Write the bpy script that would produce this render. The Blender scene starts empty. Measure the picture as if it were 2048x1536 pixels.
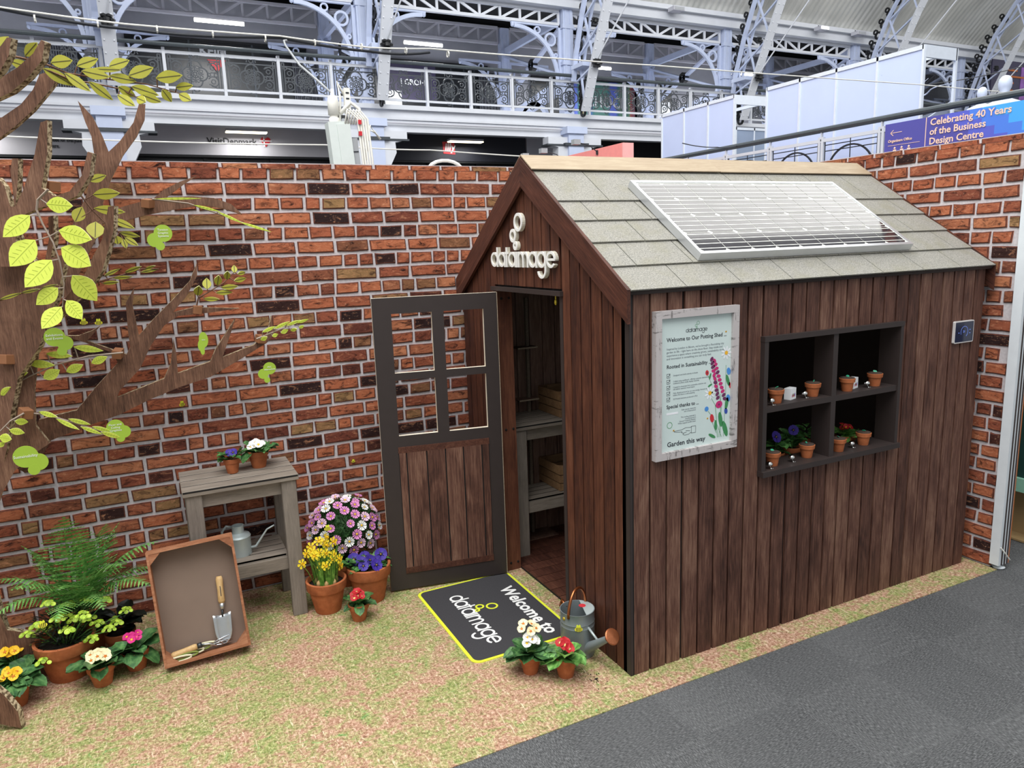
import bpy, math, random
from mathutils import Vector, Matrix, Euler
rnd = random.Random(7)
SC = bpy.context.scene
COL = SC.collection

# ---------------------------------------------------------------- camera, world, lights, exposure
cam_data = bpy.data.cameras.new('camera')
cam = bpy.data.objects.new('camera', cam_data)
COL.objects.link(cam)
cam_data.sensor_width = 36.0
cam_data.lens = 36.0 * 1471.63 / 2048.0
cam_data.clip_start = 0.05
cam_data.clip_end = 300.0
_r = Vector((0.8953, -0.4440, -0.0350)); _f = Vector((0.4313, 0.8831, -0.1850))
_f.normalize(); _r = (_r - _f * _r.dot(_f)).normalized(); _u = _r.cross(_f)
cam.matrix_world = Matrix(((_r.x, _u.x, -_f.x, -1.8749), (_r.y, _u.y, -_f.y, -2.6513), (_r.z, _u.z, -_f.z, 2.05), (0, 0, 0, 1)))
SC.camera = cam

world = bpy.data.worlds.new('hall_daylight')
SC.world = world
world.use_nodes = True
wn = world.node_tree.nodes['Background']
wn.inputs[0].default_value = (0.93, 0.97, 1.0, 1)
wn.inputs[1].default_value = 0.38

def area(name, loc, target, sx, sy, power, col=(1, 1, 1)):
    d = bpy.data.lights.new(name, 'AREA'); d.shape = 'RECTANGLE'; d.size = sx; d.size_y = sy
    d.energy = power; d.color = col
    o = bpy.data.objects.new(name, d); COL.objects.link(o)
    o.location = loc
    o.rotation_euler = (Vector(target) - Vector(loc)).to_track_quat('-Z', 'Y').to_euler()
    return o
area('skylight_and_fill', (-2.2, -1.8, 8.0), (-0.8, -0.4, 0), 8, 6, 640, (1.0, 0.995, 0.985))
area('skylight_and_fill', (12, 7.5, 13.2), (12, 9.0, 0), 40, 6, 1900, (1.0, 0.985, 0.94))
area('skylight_and_fill', (3.0, 1.0, 13.0), (18, 16, 13.0), 12, 5, 1200, (0.97, 0.99, 1.0))  # added fill light, no real skylight; brightens the vault and booth walls

SC.view_settings.view_transform = 'Standard'
SC.view_settings.look = 'None'
SC.view_settings.gamma = 1.0
SC.view_settings.use_curve_mapping = False
SC.view_settings.exposure = 0.62

# ---------------------------------------------------------------- node helpers
def srgb(h):
    if isinstance(h, str):
        c = [int(h[i:i + 2], 16) / 255 for i in (0, 2, 4)]
        return tuple((x / 12.92 if x <= 0.04045 else ((x + 0.055) / 1.055) ** 2.4) for x in c) + (1,)
    return tuple(h) + ((1,) if len(h) == 3 else ())

MATS = {}
def new_mat(name, rough=0.6, metal=0.0, spec=0.5):
    m = bpy.data.materials.new(name); m.use_nodes = True
    nt = m.node_tree; b = nt.nodes['Principled BSDF']
    b.inputs['Roughness'].default_value = rough
    b.inputs['Metallic'].default_value = metal
    b.inputs['Specular IOR Level'].default_value = spec
    MATS[name] = m
    return m, nt, b

def N(nt, kind, **kw):
    n = nt.nodes.new(kind)
    for k, v in kw.items(): setattr(n, k, v)
    return n

def ramp(nt, fac, stops, interp='LINEAR'):
    r = N(nt, 'ShaderNodeValToRGB'); cr = r.color_ramp; cr.interpolation = interp
    while len(cr.elements) < len(stops): cr.elements.new(0.5)
    for e, (p, c) in zip(cr.elements, stops):
        e.position = p; e.color = srgb(c)
    nt.links.new(fac, r.inputs[0])
    return r.outputs[0]

def mathn(nt, op, a, b=None, c=None):
    n = N(nt, 'ShaderNodeMath', operation=op)
    for i, v in enumerate((a, b, c)):
        if v is None: continue
        if isinstance(v, (int, float)): n.inputs[i].default_value = v
        else: nt.links.new(v, n.inputs[i])
    return n.outputs[0]

def mixc(nt, fac, a, b, blend='MIX'):
    n = N(nt, 'ShaderNodeMix', data_type='RGBA', blend_type=blend)
    for idx, v in ((0, fac), (6, a), (7, b)):
        if isinstance(v, (int, float)): n.inputs[idx].default_value = v
        elif isinstance(v, (str, tuple)): n.inputs[idx].default_value = srgb(v)
        else: nt.links.new(v, n.inputs[idx])
    return n.outputs[2]

def coords(nt, scale=(1, 1, 1), kind='Object', rand=0.0, rot=(0, 0, 0)):
    tc = N(nt, 'ShaderNodeTexCoord'); mp = N(nt, 'ShaderNodeMapping')
    mp.inputs['Scale'].default_value = scale; mp.inputs['Rotation'].default_value = rot
    nt.links.new(tc.outputs[kind], mp.inputs[0])
    if rand:
        oi = N(nt, 'ShaderNodeObjectInfo')
        cb = N(nt, 'ShaderNodeCombineXYZ')
        for i, k in enumerate((1.0, 0.7, 1.3)):
            nt.links.new(mathn(nt, 'MULTIPLY', oi.outputs['Random'], rand * k), cb.inputs[i])
        nt.links.new(cb.outputs[0], mp.inputs['Location'])
    return mp.outputs[0]

def noise(nt, vec, scale=1.0, detail=4.0, rough=0.55, dist=0.0):
    n = N(nt, 'ShaderNodeTexNoise'); n.inputs['Scale'].default_value = scale
    n.inputs['Detail'].default_value = detail; n.inputs['Roughness'].default_value = rough
    n.inputs['Distortion'].default_value = dist
    nt.links.new(vec, n.inputs['Vector'])
    return n.outputs['Fac']

def bump(nt, b, h, strength=0.3, dist=0.01):
    n = N(nt, 'ShaderNodeBump'); n.inputs['Strength'].default_value = strength
    n.inputs['Distance'].default_value = dist
    nt.links.new(h, n.inputs['Height']); nt.links.new(n.outputs[0], b.inputs['Normal'])

def plain(name, col, rough=0.6, metal=0.0, vary=0.08, scale=14.0, spec=0.5, emit=0.0, bmp=0.0):
    """single-colour material with a little procedural mottling"""
    m, nt, b = new_mat(name, rough, metal, spec)
    f = noise(nt, coords(nt), scale, 3)
    c = srgb(col)
    lo = tuple(max(0, x * (1 - vary)) for x in c[:3]); hi = tuple(min(1, x * (1 + vary)) for x in c[:3])
    o = ramp(nt, f, [(0.3, lo), (0.7, hi)])
    nt.links.new(o, b.inputs['Base Color'])
    if emit:
        nt.links.new(o, b.inputs['Emission Color']); b.inputs['Emission Strength'].default_value = emit
    if bmp: bump(nt, b, f, bmp, 0.005)
    return m

def wood(name, stops, scale=(45, 45, 2.2), rough=0.6, rand=9.0, jitter=0.5, bmp=0.25, spec=0.35, grain=0.42):
    m, nt, b = new_mat(name, rough, 0, spec)
    v = coords(nt, tuple(q * 1.5 for q in scale), 'Object', rand)
    f = noise(nt, v, 1.0, 6, 0.62, 0.8)
    g = noise(nt, coords(nt, tuple(max(2.2, min(q * 1.3, 11.0)) for q in scale), 'Object', rand), 1.0, 4, 0.6, 0.6)
    s = noise(nt, coords(nt, tuple(q * 4.0 for q in scale), 'Object', rand), 1.0, 3, 0.7)
    k = mathn(nt, 'ADD', mathn(nt, 'MULTIPLY', mathn(nt, 'SUBTRACT', f, 0.5), grain), mathn(nt, 'MULTIPLY', mathn(nt, 'SUBTRACT', g, 0.5), grain))
    k = mathn(nt, 'ADD', mathn(nt, 'ADD', k, 0.52), mathn(nt, 'MULTIPLY', mathn(nt, 'SUBTRACT', s, 0.5), grain))
    oi = N(nt, 'ShaderNodeObjectInfo')
    k = mathn(nt, 'ADD', k, mathn(nt, 'MULTIPLY', mathn(nt, 'SUBTRACT', oi.outputs['Random'], 0.5), jitter * 0.25))
    nt.links.new(ramp(nt, k, stops), b.inputs['Base Color'])
    if bmp: bump(nt, b, f, bmp, 0.003)
    return m

# ---------------------------------------------------------------- mesh helpers
class MB:
    def __init__(s): s.v = []; s.f = []; s.m = []; s.a = None
    def add(s, vs, fs, mi=0):
        o = len(s.v); s.v.extend(tuple(x) for x in vs)
        for q in fs: s.f.append(tuple(o + i for i in q)); s.m.append(mi)
        return s
    def box(s, x0, x1, y0, y1, z0, z1, mi=0):
        return s.add([(x0, y0, z0), (x1, y0, z0), (x1, y1, z0), (x0, y1, z0), (x0, y0, z1), (x1, y0, z1), (x1, y1, z1), (x0, y1, z1)],
                     [(0, 3, 2, 1), (4, 5, 6, 7), (0, 1, 5, 4), (1, 2, 6, 5), (2, 3, 7, 6), (3, 0, 4, 7)], mi)
    def bar(s, p, q, w, h, up=(0, 0, 1), mi=0):
        """box-section bar from p to q, w across and h along up"""
        p = Vector(p); q = Vector(q); d = (q - p).normalized(); up = Vector(up)
        if abs(d.dot(up)) > 0.99: up = Vector((0, 1, 0))
        a = d.cross(up).normalized() * (w / 2); b = a.cross(d).normalized() * (h / 2)
        vs = [p - a - b, p + a - b, p + a + b, p - a + b, q - a - b, q + a - b, q + a + b, q - a + b]
        return s.add(vs, [(0, 3, 2, 1), (4, 5, 6, 7), (0, 1, 5, 4), (1, 2, 6, 5), (2, 3, 7, 6), (3, 0, 4, 7)], mi)
    def tube(s, pts, r, n=8, mi=0, caps=True, flat=1.0):
        pts = [Vector(p) for p in pts]; k = len(pts)
        rs = r if isinstance(r, (list, tuple)) else [r] * k
        o = len(s.v); prev = None
        for i, p in enumerate(pts):
            d = (pts[min(i + 1, k - 1)] - pts[max(i - 1, 0)])
            d = d.normalized() if d.length > 1e-9 else Vector((0, 0, 1))
            if prev is None:
                a = d.cross(Vector((0, 0, 1)))
                if a.length < 1e-3: a = d.cross(Vector((1, 0, 0)))
            else: a = prev - d * prev.dot(d)
            a.normalize(); prev = a; b = d.cross(a)
            for j in range(n):
                t = 2 * math.pi * j / n
                s.v.append(tuple(p + a * (rs[i] * math.cos(t)) + b * (rs[i] * flat * math.sin(t))))
        for i in range(k - 1):
            for j in range(n):
                s.f.append((o + i * n + j, o + i * n + (j + 1) % n, o + (i + 1) * n + (j + 1) % n, o + (i + 1) * n + j)); s.m.append(mi)
        if caps:
            s.f.append(tuple(o + j for j in reversed(range(n)))); s.m.append(mi)
            s.f.append(tuple(o + (k - 1) * n + j for j in range(n))); s.m.append(mi)
        return s
    def lathe(s, prof, n=24, c=(0, 0, 0), mi=0):
        o = len(s.v); c = Vector(c); k = len(prof)
        for (r, z) in prof:
            for j in range(n):
                t = 2 * math.pi * j / n
                s.v.append((c.x + r * math.cos(t), c.y + r * math.sin(t), c.z + z))
        for i in range(k - 1):
            for j in range(n):
                s.f.append((o + i * n + j, o + i * n + (j + 1) % n, o + (i + 1) * n + (j + 1) % n, o + (i + 1) * n + j)); s.m.append(mi)
        if prof[0][0] > 1e-6: s.f.append(tuple(o + j for j in reversed(range(n)))); s.m.append(mi)
        if prof[-1][0] > 1e-6: s.f.append(tuple(o + (k - 1) * n + j for j in range(n))); s.m.append(mi)
        return s
    def prism(s, poly, o, u, v, t, mi=0, side=None):
        """polygon (2D) in the frame o,u,v extruded by t along u x v"""
        o = Vector(o); u = Vector(u).normalized(); v = Vector(v).normalized(); w = u.cross(v).normalized() * t
        n = len(poly); b = len(s.v)
        for (x, y) in poly: s.v.append(tuple(o + u * x + v * y))
        for (x, y) in poly: s.v.append(tuple(o + u * x + v * y + w))
        area2 = sum(poly[i][0] * poly[(i + 1) % n][1] - poly[(i + 1) % n][0] * poly[i][1] for i in range(n))
        ccw = (area2 > 0)
        front = tuple(b + n + i for i in range(n)); back = tuple(b + i for i in range(n))
        if not ccw: front = front[::-1]
        else: back = back[::-1]
        s.f += [front, back]; s.m += [mi, mi]
        for i in range(n):
            j = (i + 1) % n
            q = (b + i, b + j, b + n + j, b + n + i)
            s.f.append(q if ccw else q[::-1]); s.m.append(mi if side is None else side)
        return s
    def ring(s, o, u, v, r0, r1, t, n=28, a0=0.0, a1=2 * math.pi, mi=0):
        """flat annulus (or arc of one) of thickness t"""
        o = Vector(o); u = Vector(u).normalized(); v = Vector(v).normalized(); w = u.cross(v) * t
        full = abs(a1 - a0 - 2 * math.pi) < 1e-6; k = n if full else n + 1; b = len(s.v)
        for i in range(k):
            a = a0 + (a1 - a0) * i / n; d = u * math.cos(a) + v * math.sin(a)
            for rr, ww in ((r0, 0), (r1, 0), (r1, 1), (r0, 1)): s.v.append(tuple(o + d * rr + w * ww))
        for i in range(n):
            p = b + 4 * i; q = b + 4 * ((i + 1) % k)
            for j in range(4):
                s.f.append((p + j, q + j, q + (j + 1) % 4, p + (j + 1) % 4)); s.m.append(mi)
        if not full:
            s.f.append((b, b + 1, b + 2, b + 3)); s.f.append(tuple(b + 4 * (k - 1) + j for j in (3, 2, 1, 0))); s.m += [mi, mi]
        return s
    def xf(s, M):
        s.v = [tuple(M @ Vector(p)) for p in s.v]; return s
    def mesh(s, name, mats, smooth=False):
        me = bpy.data.meshes.new(name); me.from_pydata(s.v, [], s.f)
        mats = mats if isinstance(mats, (list, tuple)) else [mats]
        for m in mats: me.materials.append(MATS[m] if isinstance(m, str) else m)
        if any(s.m): me.polygons.foreach_set('material_index', s.m)
        if smooth: me.polygons.foreach_set('use_smooth', [True] * len(s.f))
        me.update()
        return me
    def build(s, name, mats, parent=None, smooth=False, loc=None, rot=None):
        return link(name, s.mesh(name, mats, smooth), parent, loc, rot)

def link(name, me, parent=None, loc=None, rot=None, scale=None):
    o = bpy.data.objects.new(name, me); COL.objects.link(o)
    if parent is not None: o.parent = parent
    if loc is not None: o.location = loc
    if rot is not None: o.rotation_euler = rot
    if scale is not None: o.scale = scale if isinstance(scale, (tuple, list)) else (scale,) * 3
    return o

def smooth_by_angle(o, ang=0.7):
    me = o.data
    me.polygons.foreach_set('use_smooth', [True] * len(me.polygons))
    try: me.set_sharp_from_angle(angle=ang)
    except Exception: pass
    return o

def bevel(o, w=0.004, seg=2):
    m = o.modifiers.new('bevel', 'BEVEL'); m.width = w; m.segments = seg; m.limit_method = 'ANGLE'
    return o

def tag(o, label, cat, group=None, kind=None):
    if label: o['label'] = label
    if cat: o['category'] = cat
    if group: o['group'] = group
    if kind: o['kind'] = kind
    return o

def thing(name, label, cat, loc=(0, 0, 0), rz=0.0, group=None):
    o = bpy.data.objects.new(name, None); COL.objects.link(o)
    o.empty_display_size = 0.05
    o.location = loc; o.rotation_euler = (0, 0, rz)
    return tag(o, label, cat, group)

def struct(o): o['kind'] = 'structure'; return o

def copy_tree(o, parent=None):
    c = o.copy(); COL.objects.link(c); c.parent = parent
    for ch in list(o.children): copy_tree(ch, c)
    return c

def text_mb(txt, size, o, u, v, depth=0.0, align='LEFT', bold=0.0, mi=0, spacing=1.0, shear=0.0, line=1.0, xs=1.0):
    """lettering as real geometry in the frame o,u,v (u = reading direction, v = up)"""
    cu = bpy.data.curves.new('lettering', 'FONT'); cu.body = txt; cu.size = size
    cu.align_x = align; cu.extrude = depth / 2; cu.offset = bold; cu.resolution_u = 2
    cu.space_character = spacing; cu.shear = shear; cu.space_line = line
    ob = bpy.data.objects.new('lettering', cu); COL.objects.link(ob)
    dg = bpy.context.evaluated_depsgraph_get()
    me = bpy.data.meshes.new_from_object(ob.evaluated_get(dg))
    mb = MB(); o = Vector(o); u = Vector(u).normalized(); v = Vector(v).normalized(); w = u.cross(v).normalized()
    mb.add([o + u * (p.co.x * xs) + v * p.co.y + w * (p.co.z + depth / 2) for p in me.vertices], [tuple(q.vertices) for q in me.polygons], mi)
    bpy.data.objects.remove(ob); bpy.data.curves.remove(cu); bpy.data.meshes.remove(me)
    return mb

def wordmark_mb(h, t, o, u, v, depth, mi=0, width=None):
    """the round-lettered lowercase word 'dataimage'; h = x-height, t = stroke; returns builder and width"""
    o = Vector(o); u = Vector(u).normalized(); v = Vector(v).normalized()
    mb = MB(); x = 0.0; R = h / 2; kx = 1.06
    def P(a, b): return o + u * a + v * b
    cnt = [0]
    def bar(a, b, c, d):
        cnt[0] += 1
        mb.prism([(a, c), (b, c), (b, d), (a, d)], o, u, v, depth * (0.97 - 0.02 * (cnt[0] % 4)), mi)
    def bowl(cx, cy, a0=0.0, a1=2 * math.pi, sq=1.0):
        wk = kx * sq; cnt[0] += 1; dd_ = depth * (1.0 + 0.004 * (cnt[0] % 3))
        n = 22; k = n if abs(a1 - a0 - 2 * math.pi) < 1e-6 else n + 1; b = len(mb.v); w = u.cross(v) * dd_
        for i in range(k):
            a = a0 + (a1 - a0) * i / n
            for rr, ww in ((R - t, 0), (R, 0), (R, 1), (R - t, 1)):
                ex = rr * (wk if rr == R else (R * wk - t) / (R - t))
                mb.v.append(tuple(P(cx + ex * math.cos(a), cy + rr * math.sin(a)) + w * ww))
        for i in range(n):
            p = b + 4 * i; q = b + 4 * ((i + 1) % k)
            for j in range(4): mb.f.append((p + j, q + j, q + (j + 1) % 4, p + (j + 1) % 4)); mb.m.append(mi)
        if k == n + 1:
            mb.f.append((b, b + 1, b + 2, b + 3)); mb.f.append(tuple(b + 4 * n + j for j in (3, 2, 1, 0))); mb.m += [mi, mi]
    gap = t * 0.35; wR = R * kx
    def letter_a(x, up=h):
        bowl(x + wR, R); bar(x + 2 * wR - t, x + 2 * wR, 0, up); return x + 2 * wR + gap
    x = letter_a(x, h * 1.32)                                            # d
    x = letter_a(x)                                                     # a
    bar(x + t * .4, x + t * 1.4, 0, h * 1.3); bar(x - t * .3, x + t * 2.4, h - t * .9, h); x += t * 2.2 + gap   # t
    x = letter_a(x)                                                     # a
    bar(x, x + t, 0, h); x += t + gap * 1.6                              # i
    for _ in range(2):                                                  # m
        if _ == 0: bar(x, x + t, 0, h)
        bowl(x + wR * .72, h - R, 0.0, math.pi, .72)
        bar(x + wR * 1.44 - t, x + wR * 1.44, 0, h - R)
        x += wR * 1.44 - t
    x += t + gap
    x = letter_a(x)                                                     # a
    bowl(x + wR, R); bar(x + 2 * wR - t, x + 2 * wR, -R * .35, h)         # g
    bowl(x + wR, -R * .3, math.pi * 1.05, math.pi * 2); x += 2 * wR + gap
    bowl(x + wR, R, 0.0, math.pi * 1.78); bar(x + t * .6, x + 2 * wR - t * .2, R - t * .45, R + t * .45); x += 2 * wR   # e
    if width:
        k_ = width / x
        mb.v = [tuple(Vector(p) + u * ((k_ - 1) * (Vector(p) - o).dot(u))) for p in mb.v]; x = width
    return mb, x

def bubbles_mb(s, t, o, u, v, depth, mi=0):
    """the three touching rings above the word"""
    mb = MB(); o = Vector(o); u = Vector(u).normalized(); v = Vector(v).normalized()
    for (cx, cy, r) in ((0.95, 2.95, 1.0), (-0.42, 1.55, 0.74), (0.12, 0.45, 0.5)):
        mb.ring(o + u * (cx * s) + v * (cy * s), u, v, (r * s - t), r * s, depth, 26, mi=mi)
    return mb
# ================================================================ materials of the stand
def brick_mat(name):
    m, nt, b = new_mat(name, 0.85, 0, 0.2)
    oi = N(nt, 'ShaderNodeObjectInfo')
    at = N(nt, 'ShaderNodeAttribute', attribute_name='pick')
    r = mathn(nt, 'FRACT', mathn(nt, 'ADD', oi.outputs['Random'], at.outputs['Fac']))
    base = ramp(nt, r, [(0.0, '38221f'), (0.08, '2b1d1d'), (0.13, '743f31'), (0.3, 'a05a40'), (0.5, 'b46b4a'), (0.66, '8e4e3a'), (0.8, 'bb7955'), (0.9, '723f31'), (0.98, '96744e')], 'LINEAR')
    tc = N(nt, 'ShaderNodeTexCoord'); mp = N(nt, 'ShaderNodeMapping'); mp.inputs['Scale'].default_value = (14, 14, 34)
    gm = N(nt, 'ShaderNodeNewGeometry')
    nt.links.new(gm.outputs['Position'], mp.inputs[0])
    f = noise(nt, mp.outputs[0], 1.0, 8, 0.72, 0.9)
    c1 = mixc(nt, ramp(nt, f, [(0.34, (1, 1, 1)), (0.5, (0, 0, 0))]), base, '2a1512')
    c2 = mixc(nt, ramp(nt, f, [(0.56, (0, 0, 0)), (0.74, (.9, .9, .9))]), c1, 'd99a74')
    mp2 = N(nt, 'ShaderNodeMapping'); mp2.inputs['Scale'].default_value = (60, 60, 90); nt.links.new(gm.outputs['Position'], mp2.inputs[0])
    g = noise(nt, mp2.outputs[0], 1.0, 4, 0.6)
    c3 = mixc(nt, ramp(nt, g, [(0.62, (0, 0, 0)), (0.8, (.75, .75, .75))]), c2, 'e6b896')
    nt.links.new(c3, b.inputs['Base Color'])
    bump(nt, b, f, 0.5, 0.006)
    return m
brick_mat('brick_red'); plain('brick_rim', '5f3123', .9, 0, .45, 40)
plain('mortar', 'c6c0c2', 0.9, 0, 0.12, 60, bmp=0.3)
wood('shed_plank', [(0.24, '1c100f'), (0.40, '40271f'), (0.52, '5d3d32'), (0.64, '7b5a4a'), (0.82, '9d7f6c')], (60, 60, 2.4), 0.62, 9, 0.5)
wood('gable_plank', [(0.26, '1c0d0a'), (0.42, '3c2018'), (0.54, '563122'), (0.68, '6d4330'), (0.84, '8a5c43')], (60, 60, 2.4), 0.6, 9, 0.55)
wood('barge_wood', [(0.28, '24130f'), (0.45, '42241b'), (0.6, '5a3427'), (0.8, '86594a')], (2.4, 60, 60), 0.6, 5, 0.3)
wood('inner_plank', [(0.3, '4a352c'), (0.5, '7d5f51'), (0.75, 'a98c7a')], (60, 60, 2.4), 0.7, 9, 0.6)
wood('floor_plank', [(0.3, '2a1510'), (0.5, '4a2a20'), (0.75, '6e4635')], (40, 3, 40), 0.55, 9, 0.5)
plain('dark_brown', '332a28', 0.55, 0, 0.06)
plain('groove_black', '0d0908', 0.8, 0, 0.1)
plain('honeycomb_edge', 'b5a48c', 0.85, 0, 0.2, 160)
plain('card_edge_white', 'e6dcc8', 0.8, 0, 0.06)
def shingle_mat():
    m, nt, b = new_mat('roof_felt', 0.9, 0, 0.2)
    v = coords(nt, (1, 1, 1), 'Object', 3)
    f = noise(nt, v, 160, 3, 0.7); g = noise(nt, v, 9, 3, 0.5)
    c = ramp(nt, f, [(0.3, '6e6d68'), (0.5, '8f8d86'), (0.7, 'a8a59c')])
    c = mixc(nt, ramp(nt, g, [(0.45, (0, 0, 0)), (0.75, (.55, .55, .55))]), c, '85826f')
    nt.links.new(c, b.inputs['Base Color']); bump(nt, b, f, 0.4, 0.002)
shingle_mat()
wood('ridge_wood', [(0.3, '927f66'), (0.5, 'a39179'), (0.75, 'b5a58c')], (3, 40, 40), 0.6, 4, 0.2, 0.05)

def grass_mat():
    m, nt, b = new_mat('printed_lawn', 0.75, 0, 0.3)
    v = coords(nt)
    big = noise(nt, v, 3.4, 5, 0.62, 0.6)
    mid = noise(nt, coords(nt, (1, 1.3, 1), rot=(0, 0, .5)), 8.5, 6, 0.72, 1.8)
    tiny = noise(nt, v, 75, 6, 0.78, 0.6); gr = noise(nt, v, 30, 4, 0.7, 1.0)
    def streak(sc, rot, lo, hi):
        n = noise(nt, coords(nt, sc, rot=(0, 0, rot)), 1, 5, 0.62, 3.2)
        return ramp(nt, n, [(lo, (0, 0, 0)), (hi, (1, 1, 1))])
    green = ramp(nt, tiny, [(0.30, '39441f'), (0.44, '6d783f'), (0.56, '9da364'), (0.70, 'd9d9a6')])
    olive = ramp(nt, tiny, [(0.30, '4d4328'), (0.44, '857850'), (0.56, 'b7a97a'), (0.70, 'ebdfb8')])
    straw = ramp(nt, tiny, [(0.30, '533426'), (0.44, '936a53'), (0.56, 'c29c84'), (0.70, 'f0d9c6')])
    lush = ramp(nt, tiny, [(0.22, '2d5a30'), (0.45, '5d9a55'), (0.75, 'a8cf95')])
    k = mathn(nt, 'ADD', mathn(nt, 'ADD', mathn(nt, 'MULTIPLY', big, 0.4), mathn(nt, 'MULTIPLY', mid, 0.4)), mathn(nt, 'MULTIPLY', gr, 0.2))
    c = mixc(nt, ramp(nt, k, [(0.49, (0, 0, 0)), (0.55, (1, 1, 1))]), olive, straw)
    c = mixc(nt, ramp(nt, k, [(0.44, (1, 1, 1)), (0.50, (0, 0, 0))]), c, green)
    c = mixc(nt, ramp(nt, mid, [(0.30, (1, 1, 1)), (0.37, (0, 0, 0))]), c, lush)
    for sc, rot, colr in (((55, 7, 1), .6, 'ecd8b8'), ((7, 60, 1), .25, 'dcb89a'), ((52, 7, 1), -.8, 'f2e0c2')):
        c = mixc(nt, mathn(nt, 'MULTIPLY', streak(sc, rot, .60, .70), .75), c, colr)
    for sc, rot, colr in (((100, 18, 1), -.4, '5d3f2c'), ((18, 110, 1), -.2, '6a5a30')):
        c = mixc(nt, mathn(nt, 'MULTIPLY', streak(sc, rot, .60, .70), .8), c, colr)
    nt.links.new(c, b.inputs['Base Color'])
grass_mat()
def carpet_mat():
    m, nt, b = new_mat('grey_carpet', 0.95, 0, 0.15)
    v = coords(nt, (1, 1, 1), rot=(0, 0, 0.0))
    ck = N(nt, 'ShaderNodeTexChecker'); ck.inputs['Scale'].default_value = 2.0; nt.links.new(v, ck.inputs['Vector'])
    f = noise(nt, coords(nt, (260, 60, 1)), 1, 2); g = noise(nt, coords(nt, (60, 260, 1)), 1, 2); h = noise(nt, v, 1.3, 3)
    w = mixc(nt, ck.outputs['Fac'], f, g)
    c = ramp(nt, w, [(0.3, '343536'), (0.5, '555657'), (0.72, '808182')])
    c = mixc(nt, ramp(nt, h, [(0.35, (0, 0, 0)), (0.7, (.35, .35, .35))]), c, '6a6b6c')
    c = mixc(nt, mathn(nt, 'MULTIPLY', ck.outputs['Fac'], 0.12), c, '2f3032')
    nt.links.new(c, b.inputs['Base Color']); bump(nt, b, w, 0.5, 0.004)
carpet_mat()
plain('aluminium', 'e2e8ec', 0.35, 0.1, 0.03)
plain('orange_edge', 'b9662e', 0.6, 0)

# ================================================================ floors and brick walls
L, W, H, RZ, EO = 2.5126, 1.8825, 1.8453, 2.5047, 0.03
YB, XR, HW = 1.925, 2.597, 2.568
struct(MB().box(-9, 14, -9, 3.0, -0.06, -0.004).build('floor', 'grey_carpet'))
gf = MB().box(-4.6, 2.592, -0.166, YB, -0.004, 0.0).build('floor_lawn_print', 'printed_lawn'); struct(gf)
gf['label'] = 'printed lawn floor panel of grass and straw under the shed'

CAMP = Vector((-1.8749, -2.6513, 2.05))
PITCH = 0.085
def brick_shape(w, h, rr):
    """front lies towards -v (y): irregular face with chamfered rim"""
    j = lambda a: rr.uniform(-a, a)
    c = 0.006
    o = [(-w / 2 + j(.003), -h / 2 + j(.003)), (0 + j(.02), -h / 2 + j(.003)), (w / 2 + j(.003), -h / 2 + j(.003)), (w / 2 + j(.003), h / 2 + j(.003)), (0 + j(.02), h / 2 + j(.003)), (-w / 2 + j(.003), h / 2 + j(.003))]
    i = [(x * (1 - 2 * c / w) + 0, z * (1 - 2 * c / h)) for x, z in o]
    mb = MB()
    vs = [(x, 0, z) for x, z in o] + [(x, -0.006, z) for x, z in o] + [(x, -0.010 + j(.002), z) for x, z in i]
    fs = []
    for a in (0, 6):
        for q in range(6): fs.append((a + q, a + (q + 1) % 6, a + 6 + (q + 1) % 6, a + 6 + q))
    mb.add(vs, fs, 1); mb.m = [0] * 6 + [1] * 6
    mb.f += [(12, 13, 16, 17), (13, 14, 15, 16)]; mb.m += [0, 0]
    return mb
rb = random.Random(11)
BV = {}
for kind, ws in (('long', (0.215, 0.232, 0.25, 0.195)), ('short', (0.125, 0.112, 0.135, 0.082))):
    BV[kind] = []
    for w in ws:
        for _ in range(2):
            bm_ = brick_shape(w, PITCH - 0.020, rb)
            BV[kind].append((w, bm_, bm_.mesh('brick', ['brick_red', 'brick_rim'])))
def lay_bricks(x0, x1, rr):
    out = []; n = int(HW / PITCH) + 1
    for c in range(n):
        zc = HW - 0.018 - (c - 0.5) * PITCH      # cut course at the very top
        if c == 0: zc = HW - 0.020
        kind = 'long' if c % 2 == 0 else 'short'
        x = x0 - rr.uniform(0, 0.2)
        if zc < 0.02: break
        while x < x1:
            w, mb, me = rr.choice(BV[kind])
            if x >= x0 - 0.02 and x + w <= x1 + 0.02: out.append((x + w / 2, zc, w, kind, mb, me))
            elif x + w > x1 + 0.02 and x1 - x > 0.05: out.append((x + (x1 - x) / 2, zc, -(x1 - x), kind, mb, me))
            elif x < x0 - 0.02 and x + w - x0 > 0.05: out.append((x0 + (x + w - x0) / 2, zc, -(x + w - x0), kind, mb, me))
            x += w + 0.016 + rr.uniform(-.003, .003)
    return out
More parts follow.
